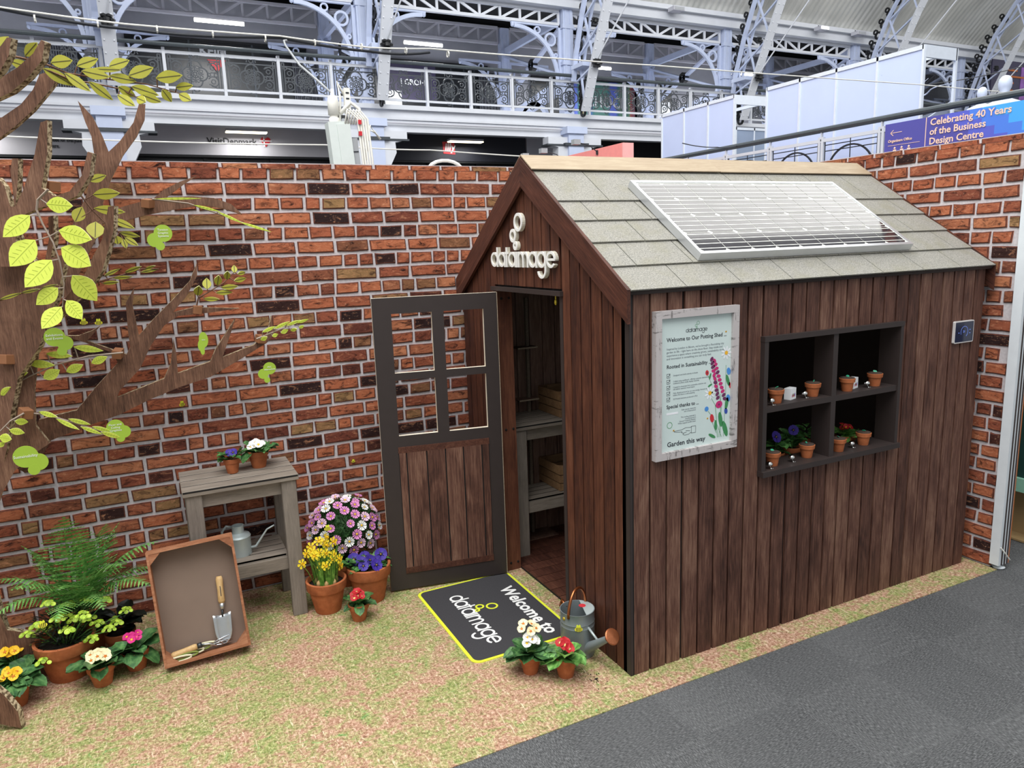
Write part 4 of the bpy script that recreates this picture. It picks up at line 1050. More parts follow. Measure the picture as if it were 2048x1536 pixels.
# ---- poster in a weathered white frame
ps = thing('poster', 'framed pale green welcome poster with flowers on the shed side', 'poster', (0.362, -0.002, 1.3975))
m, nt, b = new_mat('frame_worn', 0.6)
f = noise(nt, coords(nt, (8, 8, 50)), 1, 4, .7); f2 = noise(nt, coords(nt, (50, 8, 8)), 1, 4, .7)
nt.links.new(mixc(nt, ramp(nt, mathn(nt, 'MINIMUM', f, f2), [(.36, (1, 1, 1)), (.42, (0, 0, 0))]), 'bdb6b5', '7d7876'), b.inputs['Base Color'])
plain('poster_sheet', 'cfdedb', 0.45, 0, 0.02); plain('poster_ink', '2b2f38', 0.6); plain('poster_grey', '6d747c', 0.6)
for n_, c_ in (('p_magenta', 'c42a72'), ('p_plum', '6b2a58'), ('p_red', 'c9303a'), ('p_yellow', 'f0b52e'), ('p_white', 'eef0f4'), ('p_blue', '4b8fd6'), ('p_navy', '3550a8'), ('p_green', '3f8a54'), ('p_sage', '5f9a6e')): plain(n_, c_, 0.6, 0, 0.04)
hw_, hh_ = 0.242, 0.343; fw = 0.034
for pts in ([(-hw_, hh_), (hw_, hh_), (hw_ - fw, hh_ - fw), (-hw_ + fw, hh_ - fw)], [(-hw_, -hh_), (hw_, -hh_), (hw_ - fw, -hh_ + fw), (-hw_ + fw, -hh_ + fw)], [(-hw_, -hh_), (-hw_ + fw, -hh_ + fw), (-hw_ + fw, hh_ - fw), (-hw_, hh_)], [(hw_, -hh_), (hw_ - fw, -hh_ + fw), (hw_ - fw, hh_ - fw), (hw_, hh_)]):
    MB().prism(pts, (0, 0, 0), X_, ZV, .03).build('frame_side', 'frame_worn', ps)
MB().box(-hw_ + fw, hw_ - fw, -.014, 0, -hh_ + fw, hh_ - fw).build('sheet', 'poster_sheet', ps)
PW, PH = 2 * (hw_ - fw), 2 * (hh_ - fw)
def pp(fx, fy, lift=0.0): return Vector((-PW / 2 + fx * PW, -.0142 - lift, PH / 2 - fy * PH))
def ptext(t_, fx, fy, size, ink='poster_ink', width=None, bold=0.0, align='LEFT'):
    mb = text_mb(t_, size, pp(fx, fy), X_, ZV, .0003, align, bold)
    if width:
        xs_ = [v[0] for v in mb.v]; k_ = width * PW / (max(xs_) - min(xs_)); o_ = pp(fx, fy).x
        mb.v = [(o_ + (a - o_) * k_, b_, c_) for a, b_, c_ in mb.v]
    mb.build('lettering', ink, ps)
lm, lw = wordmark_mb(.0145, .0022, pp(.35, .118), X_, ZV, .0003, 0, .125); lm.build('logo_word', 'poster_ink', ps)
bubbles_mb(.0085, .0018, pp(.5, .095), X_, ZV, .0003).build('logo_rings', 'p_sage', ps)
ptext('Welcome to Our Potting Shed ...', .09, .175, .026, width=.84, bold=.0004)
for i, t_ in enumerate(('Inspired by London in Bloom, we\'ve brought a flourishing city', 'garden to life - right here on the show floor. Step inside and', 'experience a space where creativity grows, sustainability thrives,', 'and innovation is something you can truly feel.')):
    ptext(t_, .09, .235 + .024 * i, .0135, 'poster_grey', [.80, .78, .83, .62][i])
ptext('Rooted in Sustainability ...', .09, .372, .024, width=.62, bold=.0004)
for i, t_ in enumerate(('Designed and built entirely in-house', 'Crafted using sandboard - offering a greener alternative to\ntraditional plastic media display materials', 'Created to showcase how sustainable solutions can\nstill deliver standout visual impact', 'Fully off-grid powered by our own energy, because we\nbelieve the future is self-sustaining', '3D Printed elements produced in PLA')):
    y = .432 + .0445 * i
    ptext(t_, .18, y, .0095, 'poster_grey', [.34, .52, .46, .48, .34][i])
    bx_ = MB(); c_ = pp(.115, y - .006)
    for a, b_ in (((-.009, -.009), (.009, -.009)), ((.009, -.009), (.009, .009)), ((.009, .009), (-.009, .009)), ((-.009, .009), (-.009, -.009))): bx_.bar(c_ + Vector((a[0], 0, a[1])), c_ + Vector((b_[0], 0, b_[1])), .0015, .0006, (0, 1, 0))
    bx_.build('tick_box', 'poster_ink', ps)
    tk = MB(); tk.bar(c_ + Vector((-.005, 0, .001)), c_ + Vector((-.001, 0, -.005)), .002, .0007, (0, 1, 0)); tk.bar(c_ + Vector((-.001, 0, -.005)), c_ + Vector((.010, 0, .010)), .002, .0007, (0, 1, 0)); tk.build('tick', 'poster_ink', ps)
ptext('Special thanks to ...', .09, .672, .024, width=.45, bold=.0004)
ptext('Solar panels, batteries\nand infrastructure', .50, .70, .0095, 'poster_grey', None, 0, 'RIGHT')
ptext('The roofing material is\nmanufactured at\nGrocel Technical Plastics\nWhite topped landfill sheet', .50, .757, .0095, 'poster_grey', None, 0, 'RIGHT')
MB().ring(pp(.135, .80), X_, ZV, .013, .0155, .0003, 24).build('stamp', 'p_sage', ps)
MB().box(pp(.09, .72).x, pp(.25, .72).x, -.0145, -.0142, pp(0, .72).z, pp(0, .705).z).build('stamp', 'p_white', ps)
hd_ = MB()
hp = [(.27, .865), (.20, .858), (.20, .851), (.30, .85), (.36, .838), (.43, .842), (.44, .836), (.50, .836), (.50, .888), (.44, .888), (.43, .882), (.40, .893), (.35, .895), (.32, .888), (.33, .878), (.30, .872), (.31, .864), (.27, .865)]
for a, b_ in zip(hp[:-1], hp[1:]): hd_.bar(pp(*a), pp(*b_), .0016, .0006, (0, 1, 0))
hd_.bar(pp(.44, .836), pp(.44, .888), .0016, .0006, (0, 1, 0)); hd_.bar(pp(.36, .862), pp(.42, .868), .0016, .0006, (0, 1, 0)); hd_.bar(pp(.33, .878), pp(.37, .874), .0016, .0006, (0, 1, 0))
hd_.build('pointing_hand', 'poster_ink', ps)
ptext('Garden this way', .10, .965, .032, width=.54, bold=.0006)
def blob(fx, fy, rx, ry, rot, mat_, name='painted_flower', lift=0.0004):
    c_, s_ = math.cos(rot), math.sin(rot); pts = []
    for k in range(12):
        a = 2 * math.pi * k / 12; x, y = rx * math.cos(a), ry * math.sin(a); pts.append((x * c_ - y * s_, x * s_ + y * c_))
    MB().prism(pts, pp(fx, fy, lift), X_, ZV, .0003).build(name, mat_, ps)
def stem(pts, w, mat_='p_sage'):
    mb = MB()
    for a, b_ in zip(pts[:-1], pts[1:]): mb.bar(pp(*a, .0002), pp(*b_, .0002), w, .0004, (0, 1, 0))
    mb.build('painted_stem', mat_, ps)
stem([(.86, .96), (.87, .72), (.80, .52), (.74, .37)], .0022); stem([(.91, .96), (.93, .62), (.93, .4)], .002); stem([(.82, .96), (.80, .80), (.78, .70)], .003)
stem([(.88, .96), (.80, .84), (.68, .74)], .002); stem([(.84, .96), (.86, .75), (.86, .62)], .002); stem([(.80, .72), (.68, .60)], .002); stem([(.80, .92), (.74, .83)], .002); stem([(.66, .45), (.72, .53)], .0016)
for fx, fy, r_, a in ((.74, .94, .024, -.5), (.93, .90, .042, 1.9), (.86, .82, .038, 1.75), (.79, .86, .026, 1.6), (.96, .52, .03, 1.9), (.70, .54, .014, .4), (.72, .60, .012, .2), (.70, .47, .016, 1.3), (.95, .70, .03, 1.4)): blob(fx, fy, r_, r_ * .32, a, 'p_green', 'painted_leaf')
rp_ = random.Random(2)
for k in range(22):
    fy = .34 + .018 * k * .85; fx = .735 + (fy - .34) * .42 + (.04 if k % 2 else -.04) * (.4 + k / 26)
    blob(fx, fy, .0125, .0085, rp_.uniform(-1, 1), 'p_magenta' if rp_.random() < .6 else 'p_plum')
for fx, fy, r_ in ((.93, .305, .012), (.70, .60, .012)):
    for k in range(9): a = k * .698; blob(fx + 1.75 * r_ / PW * math.cos(a), fy + 1.75 * r_ / PH * math.sin(a), r_ * .95, r_ * .36, -a, 'p_white')
    blob(fx, fy, r_ * .8, r_ * .8, 0, 'p_yellow', 'painted_flower', .0008)
for fx, fy, rx, ry, c_ in ((.835, .70, .021, .018, 'p_magenta'), (.655, .44, .010, .013, 'p_red'), (.735, .80, .012, .021, 'p_red'), (.99, .56, .006, .016, 'p_red'), (.97, .45, .012, .018, 'p_blue'), (.97, .66, .012, .018, 'p_blue'), (.94, .76, .010, .015, 'p_navy'), (.655, .72, .012, .012, 'p_blue')): blob(fx, fy, rx, ry, .2, c_)
blob(.835, .70, .005, .005, 0, 'p_plum', 'painted_flower', .0008); blob(.655, .44, .003, .004, 0, 'poster_ink', 'painted_flower', .0008)
for fx, fy in ((.19, .845), (.67, .795), (.92, .142)): blob(fx, fy, .005, .004, 0, 'p_yellow', 'painted_bee'); blob(fx, fy, .0012, .004, 0, 'poster_ink', 'painted_bee', .0008)

# ================================================================ grey potting bench
wood('bench_grey', [(0.3, '6b6259'), (0.5, '857b70'), (0.72, '9b9186')], (3, 40, 40), 0.7, 5, 0.4, 0.12)
wood('bench_grey_upright', [(0.3, '655d55'), (0.5, '7b7269'), (0.72, '90867c')], (40, 40, 3), 0.7, 5, 0.4, 0.12)
def bench(label, x0, x1, y0, y1, zt, zs, ns=4, group=None):
    q = thing('potting_bench', label, 'bench', ((x0 + x1) / 2, (y0 + y1) / 2, 0)); a = (x1 - x0) / 2; d = (y1 - y0) / 2
    sw = (2 * d) / ns
    for k in range(ns): bevel(MB().box(-a, a, -d + k * sw + .0065, -d + (k + 1) * sw - .0065, zt - .032, zt).build('top_slat', 'bench_grey', q), .002, 1)
    MB().box(-a + .004, a - .004, -d + .006, d - .006, zt - .012, zt - .0022).build('slat_gap_shade', 'groove_black', q); MB().box(-a + .1, a - .1, -d + .056, d - .056, zs - .012, zs - .0022).build('shelf_gap_shade', 'groove_black', q)  # added black sheets stand in for shade in the slat gaps
    for sx in (-1, 1):
        for sy in (-1, 1): bevel(MB().box(sx * (a - .015) - (.08 if sx > 0 else 0), sx * (a - .015) + (.08 if sx < 0 else 0), sy * (d - .04) - .022, sy * (d - .04) + .022, 0, zt - .032).build('leg', 'bench_grey_upright', q), .003, 1)
    for sy in (-1, 1):
        MB().box(-a + .095, a - .095, sy * (d - .055) - .012, sy * (d - .055) + .012, zt - .11, zt - .032).build('apron', 'bench_grey', q)
        MB().box(-a + .095, a - .095, sy * (d - .055) - .012, sy * (d - .055) + .012, zs - .09, zs - .02).build('shelf_apron', 'bench_grey', q)
    ss = 2 * (d - .05) / ns
    for k in range(ns): MB().box(-a + .09, a - .09, -d + .05 + k * ss + .006, -d + .05 + (k + 1) * ss - .006, zs - .02, zs).build('shelf_slat', 'bench_grey', q)
    return q
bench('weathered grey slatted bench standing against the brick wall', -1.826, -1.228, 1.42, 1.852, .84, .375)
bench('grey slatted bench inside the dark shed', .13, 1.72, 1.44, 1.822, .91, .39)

# ================================================================ crates
wood('crate_red', [(0.3, '74462f'), (0.5, '9a6445'), (0.72, 'b88463')], (4, 30, 30), 0.7, 5, .4, .2)
wood('crate_pale', [(0.3, '6e5037'), (0.5, '8a694a'), (0.72, 'a8855f')], (4, 30, 30), 0.7, 5, .4, .2)
plain('crate_base', '7d6a5d', 0.75, 0, 0.05, 5)
def crate(q, w, l, dpt, mat_, base_mat, M, gaps=3):
    """open box: w along x, l along z (opening faces -y), dpt deep"""
    def put(mb, nm, mt_): o = mb.xf(M).build(nm, mt_, q); return o
    t_ = .012; sh = dpt / gaps
    for k in range(gaps):
        a, b_ = k * sh + (.0 if k == 0 else .007), (k + 1) * sh
        for x in (0, w - t_): put(MB().box(x, x + t_, a, b_, 0, l), 'side_slat', mat_)
        for z in (0, l - t_): put(MB().box(t_, w - t_, a, b_, z, z + t_), 'end_slat', mat_)
    put(MB().box(t_, w - t_, dpt - .006, dpt, t_, l - t_), 'base_panel', base_mat)
    for x, z, sx, sz in ((t_, t_, 1, 1), (w - t_, t_, -1, 1), (t_, l - t_, 1, -1), (w - t_, l - t_, -1, -1)):
        put(MB().add([(x, .002, z), (x + sx * .055, .002, z), (x, .002, z + sz * .055), (x, dpt - .006, z), (x + sx * .055, dpt - .006, z), (x, dpt - .006, z + sz * .055)], [(0, 1, 2), (3, 5, 4), (0, 3, 4, 1), (1, 4, 5, 2), (2, 5, 3, 0)]), 'corner_block', mat_)
vl = Vector((-.04, .245, .968)).normalized()
ul = Vector((1, -.03, .05)); ul = (ul - vl * ul.dot(vl)).normalized(); wl_ = vl.cross(ul).normalized()
CO = Vector((-2.003, 1.145, .034))
CM = Matrix(((ul.x, wl_.x, vl.x, CO.x), (ul.y, wl_.y, vl.y, CO.y), (ul.z, wl_.z, vl.z, CO.z), (0, 0, 0, 1)))
cq = thing('wooden_crate', 'reddish wooden crate leaning on its end against the grey bench', 'crate', (0, 0, 0))
crate(cq, .412, .585, .10, 'crate_red', 'crate_base', CM)
# tools in the crate
wood('tool_handle', [(0.3, 'a9834f'), (0.5, 'c39f6b'), (0.72, 'd8b988')], (30, 30, 5), .5, 3, .2, .05)
plain('steel', 'c6cacd', 0.28, 0.9, 0.06); plain('steel_dark', '4a4d50', 0.4, 0.8, 0.1)
def in_crate(x, z, y=.07): return CM @ Vector((x, y, z))
tr = thing('trowel', 'steel garden trowel with pale wooden handle in the leaning crate', 'trowel')
a, b_, c_ = in_crate(.315, .375, .075), in_crate(.308, .235, .078), in_crate(.30, .165, .075)
MB().tube([a, a.lerp(b_, .1), a.lerp(b_, .5), a.lerp(b_, .9), b_], [.013, .018, .016, .018, .014], 12).build('handle', 'tool_handle', tr, True)
MB().bar(a.lerp(b_, .35) - wl_ * .0172, a.lerp(b_, .72) - wl_ * .0172, .0035, .001, wl_).build('stamp', 'poster_ink', tr)
MB().tube([b_, b_.lerp(c_, .45)], [.0145, .011], 12).build('ferrule', 'steel', tr, True); MB().tube([b_.lerp(c_, .4), c_], .0055, 8).build('shank', 'steel_dark', tr, True)
bl = MB(); rows_ = 8
for i in range(rows_ + 1):
    t_ = i / rows_; z = .185 - .155 * t_; hw2 = .045 * (1 if t_ < .55 else math.sqrt(max(0, 1 - ((t_ - .55) / .47) ** 2)))
    hw2 *= (1 - .12 * t_)
    for j in range(7):
        s_ = (j - 3) / 3; notch = .012 * max(0, 1 - t_ * 3) * (1 - abs(s_))
        bl.v.append(tuple(in_crate(.298 - .006 * t_ + s_ * hw2, z - notch, .076 - .016 * s_ * s_)))
for i in range(rows_):
    for j in range(6): p = i * 7 + j; bl.f.append((p, p + 1, p + 8, p + 7)); bl.m.append(0)
o = bl.build('blade', 'steel', tr, True); sol = o.modifiers.new('thick', 'SOLIDIFY'); sol.thickness = .002
fk = thing('hand_fork', 'hand fork with pale wooden handle lying along the crate end', 'garden fork')
a, b_ = in_crate(.035, .042, .05), in_crate(.16, .056, .05)
MB().tube([a, a.lerp(b_, .08), a.lerp(b_, .5), a.lerp(b_, .9), b_], [.011, .0165, .015, .0165, .013], 12).build('handle', 'tool_handle', fk, True)
MB().tube([b_, in_crate(.182, .058, .05)], .014, 12).build('ferrule', 'steel_dark', fk, True)
MB().tube([in_crate(.18, .058, .05), in_crate(.22, .05, .055), in_crate(.25, .03, .06)], .005, 8).build('shank', 'steel', fk, True)
for k in range(3): MB().tube([in_crate(.24, .035 + .008 * k, .06), in_crate(.27, .03 + .014 * k, .066), in_crate(.33, .03 + .018 * k, .07)], [.004, .004, .002], 6).build('tine', 'steel', fk, True)
gl = thing('garden_twine', 'loops of green and cream cord lying in the leaning crate', 'cord')
plain('cord_green', '7d8a3e', .8); plain('cord_cream', 'd8d4b4', .8)
for k in range(5):
    pts = [in_crate(.07 + .03 * k + .06 * math.cos(a_) , .022 + .012 * math.sin(a_) + .006 * k, .03 + .01 * k) for a_ in [j * .5 for j in range(13)]]
    MB().tube(pts, .005, 6).build('cord_loop', 'cord_green' if k % 2 else 'cord_cream', gl, True)
# crates inside the shed
for nm, x, y, z, s_ in (('pale wooden crate on the upper shelf of the shed bench', .50, 1.50, .911, 1), ('pale wooden crate on the lower shelf holding white packets', .50, 1.52, .391, 1)):
    q = thing('wooden_crate', nm, 'crate')
    crate(q, .46, .30, .17, 'crate_pale', 'crate_pale', Matrix(((1, 0, 0, x), (0, 0, 1, y), (0, -1, 0, z + .172), (0, 0, 0, 1))))
for k in range(4):
    tag(MB().box(-.035, .035, -.02, .02, 0, .12).build('paper_packet', 'print_white', None, False, (.58 + .09 * k, 1.60 + .02 * (k % 2), .402), (.2 * (k - 1.5), .1, .1 * k)), 'white paper packet in the lower shed crate, ' + ('first', 'second', 'third', 'fourth')[k] + ' from the doorway', 'packet', 'packets in the lower crate')
plain('honeycomb_dark', '7d7060', .85, 0, .4, 220)
# honeycomb display stand inside the doorway
q = thing('card_shelf_stand', 'tall honeycomb card stand with small shelves inside the shed', 'display stand', (.42, 1.805, 0))
MB().box(-.010, .010, -.024, .0, .018, 1.70).build('post', 'honeycomb_dark', q)
for z in (1.36, 1.0): bevel(MB().box(-.10, .05, -.07, .05, z, z + .010).build('shelf', 'inner_plank', q), .002, 1); MB().box(-.10, .05, -.073, -.07, z, z + .010).build('shelf_edge', 'honeycomb_edge', q)
MB().box(-.14, .14, -.14, .1, .018, .024).build('base', 'inner_plank', q)
# small things: latch, bees
plain('brass', 'c9b23c', .35, .6)
q = thing('door_catch', 'small brass catch hanging from the shed door header', 'catch', (.01, .66, 1.79)); MB().tube([(0, 0, 0), (0, 0, -.02)], .004, 8).build('pin', 'brass', q); MB().lathe([(.004, -.05), (.008, -.04), (.007, -.025), (.003, -.02)], 10).build('ball', 'brass', q)
plain('bee_yellow', 'e6dc3c', .6); plain('bee_black', '1a1816', .6)
def bee(loc, nrm, s_, label, up=(0, 0, 1)):
    n_ = Vector(nrm).normalized(); v_ = Vector(up); v_ = (v_ - n_ * v_.dot(n_)).normalized(); u_ = v_.cross(n_)
    q = thing('bee_cutout', label, 'bee cutout', loc)
    el = lambda cx, cy, rx, ry, n=14: [(cx + rx * math.cos(2 * math.pi * k / n), cy + ry * math.sin(2 * math.pi * k / n)) for k in range(n)]
    MB().prism(el(0, 0, .022 * s_, .013 * s_), (0, 0, 0), u_, v_, .003).build('body', 'bee_yellow', q)
    for x in (-.012, -.004, .004, .012):
        h_ = .0125 * s_ * math.sqrt(max(.1, 1 - (x / .022) ** 2)); MB().prism([((x - .0016) * s_, -h_), ((x + .0016) * s_, -h_), ((x + .0016) * s_, h_), ((x - .0016) * s_, h_)], n_ * .003, u_, v_, .001).build('stripe', 'bee_black', q)
    for sx in (-1, 1): MB().prism(el(.006 * s_ * sx, .017 * s_, .006 * s_, .010 * s_), (0, 0, 0), u_, v_, .0025).build('wing', 'lime', q)
TREE_PANELS = [
    ('branch_panel', 0.0, (-2.5, 1.67), [(-0.081, 1.0621), (-0.01, 1.1041), (0.041, 1.2124), (0.0707, 1.2704), (0.2393, 1.297), (0.3465, 1.4145), (0.4534, 1.5202), (0.4364, 1.5758), (0.3203, 1.6399), (0.2278, 1.6829), (0.2946, 1.6772), (0.3581, 1.6981), (0.3994, 1.7212), (0.3289, 1.6479), (0.498, 1.5609), (0.5195, 1.595), (0.5189, 1.685), (0.5253, 1.8268), (0.5739, 1.9033), (0.5557, 1.8159), (0.5665, 1.654), (0.6475, 1.7378), (0.7483, 1.8303), (0.8422, 1.9245), (0.8853, 2.0129), (0.8803, 1.9497), (0.8167, 1.8442), (0.7409, 1.7627), (0.844, 1.783), (1.0773, 1.7624), (0.9263, 1.7495), (0.7637, 1.7428), (0.6923, 1.6981), (0.615, 1.5953), (0.5532, 1.4825), (0.4442, 1.3758), (0.4281, 1.3411), (0.6608, 1.4154), (0.703, 1.4947), (0.7296, 1.6217), (0.734, 1.5474), (0.7303, 1.4358), (0.8989, 1.4842), (0.9317, 1.5474), (1.0496, 1.7078), (0.9967, 1.5794), (0.9623, 1.5017), (1.1294, 1.5531), (1.2075, 1.5994), (1.2407, 1.7079), (1.2481, 1.6154), (1.2039, 1.5609), (1.0495, 1.4787), (0.8901, 1.3994), (0.7305, 1.3606), (0.5828, 1.3127), (0.4291, 1.2489), (0.2666, 1.2071), (0.108, 1.1577), (0.0611, 1.0838), (-0.0229, 1.0074)]),
    ('branch_panel', 0.0, (-2.5, 1.75), [(0.1976, 1.907), (0.2788, 2.0747), (0.3376, 2.2431), (0.4051, 2.3606), (0.4521, 2.4951), (0.47, 2.5788), (0.4688, 2.6615), (0.4506, 2.7265), (0.43, 2.8295), (0.4875, 2.7525), (0.5183, 2.663), (0.5368, 2.5886), (0.5925, 2.6402), (0.6661, 2.7347), (0.7019, 2.8265), (0.7321, 2.8279), (0.7204, 2.7536), (0.6741, 2.6678), (0.6001, 2.5731), (0.5314, 2.4538), (0.4784, 2.3348), (0.4887, 2.292), (0.5698, 2.3169), (0.7189, 2.3593), (0.7728, 2.403), (0.8516, 2.4427), (0.939, 2.4742), (0.8757, 2.434), (0.7807, 2.3635), (0.9023, 2.3675), (1.0127, 2.3581), (1.097, 2.3259), (1.1495, 2.2703), (1.0507, 2.3035), (0.9486, 2.3225), (0.7941, 2.2972), (0.6684, 2.2723), (0.5775, 2.2476), (0.4659, 2.2323), (0.4257, 2.1557), (0.3476, 2.0203), (0.2665, 1.8595)]),
    ('branch_panel', -0.25, (-2.5, 1.5), [(0.0735, 2.575), (0.0898, 2.685), (0.1458, 2.6923), (0.2297, 2.7473), (0.2871, 2.8096), (0.3241, 2.8754), (0.368, 2.8904), (0.4175, 2.8837), (0.357, 2.8101), (0.2748, 2.7218), (0.1958, 2.6555), (0.134, 2.6115)]),
    ('horn_panel', -0.6, (-2.5, 1.3), [(0.1751, 2.7114), (0.1875, 2.7781), (0.3248, 2.836), (0.4035, 2.8835), (0.4491, 2.9326), (0.4648, 2.925), (0.439, 2.8549), (0.3645, 2.7936), (0.2765, 2.7424)]),
    ('horn_panel', -0.6, (-2.5, 1.2), [(0.2061, 2.7703), (0.2251, 2.8726), (0.2839, 2.9006), (0.3117, 2.9273), (0.3293, 2.9242), (0.3073, 2.8606), (0.259, 2.8059)]),
    ('horn_panel', -0.45, (-2.5, 1.33), [(0.0239, 2.0386), (0.0794, 2.3732), (0.1305, 2.4144), (0.154, 2.3778), (0.1659, 2.2909), (0.1844, 2.2903), (0.1899, 2.4409), (0.2051, 2.49), (0.2307, 2.4892), (0.2147, 2.3972), (0.1873, 2.2902), (0.2325, 2.3608), (0.3022, 2.5009), (0.3479, 2.6326), (0.3784, 2.6413), (0.3579, 2.5061), (0.3108, 2.3653), (0.3606, 2.3276), (0.4301, 2.3468), (0.4908, 2.4093), (0.5304, 2.5073), (0.5492, 2.4997), (0.5238, 2.4081), (0.4565, 2.3243), (0.3627, 2.2914), (0.2946, 2.2829), (0.2156, 2.2529), (0.1662, 2.1522), (0.1437, 2.0344)]),
    ('horn_panel', -0.5, (-2.5, 1.45), [(0.2657, 2.0294), (0.3084, 2.1498), (0.3204, 2.2473), (0.344, 2.2524), (0.3321, 2.149), (0.2895, 2.0285), (0.2178, 2.0056), (0.1434, 1.7936)]),
    ('horn_panel', -0.5, (-2.5, 1.5), [(0.4484, 1.9916), (0.4803, 2.0449), (0.5504, 2.1424), (0.5983, 2.2848), (0.6264, 2.2876), (0.6074, 2.1786), (0.5658, 2.0805), (0.5309, 2.0044), (0.4827, 1.9491), (0.3997, 1.8811), (0.2678, 1.7661), (0.247, 1.7907), (0.3627, 1.906)]),
    ('trunk_panel', 0.0, (-2.5, 1.47), [(-0.3726, 0.1488), (-0.2472, 0.9627), (-0.1287, 1.6644), (-0.0557, 2.1148), (0.0125, 2.3347), (0.1555, 2.334), (0.1289, 2.0628), (0.1339, 1.877), (0.1388, 1.6392), (0.0976, 1.4498), (0.0793, 1.28), (0.125, 1.1858), (0.0575, 1.1461), (-0.0338, 1.0735), (-0.098, 0.9721), (-0.1589, 0.8202), (-0.2134, 0.4988), (-0.1713, 0.2845), (-0.0427, 0.2242), (-0.0441, 0.1315), (-0.0973, 0.1335)]),
    ('trunk_panel', -0.55, (-2.5, 1.43), [(-0.4447, 0.2688), (-0.1478, 1.66), (-0.0079, 2.2889), (0.1471, 2.2829), (0.1843, 2.1503), (0.2395, 2.0489), (0.3935, 2.0836), (0.324, 1.9009), (0.1932, 1.664), (0.0686, 1.526), (0.005, 1.3598), (-0.0493, 1.1777), (-0.1522, 0.9284), (-0.2214, 0.6712), (-0.2423, 0.4334), (-0.2161, 0.2312), (-0.1028, 0.1372), (-0.1845, 0.0529), (-0.4034, 0.0486)]),
    ('root_panel', -0.35, (-2.5, 0.98), [(-0.2931, 0.1576), (-0.2663, 0.3248), (-0.1372, 0.1701), (-0.0953, 0.0864), (-0.0925, 0.0062), (-0.3047, 0.085)])]
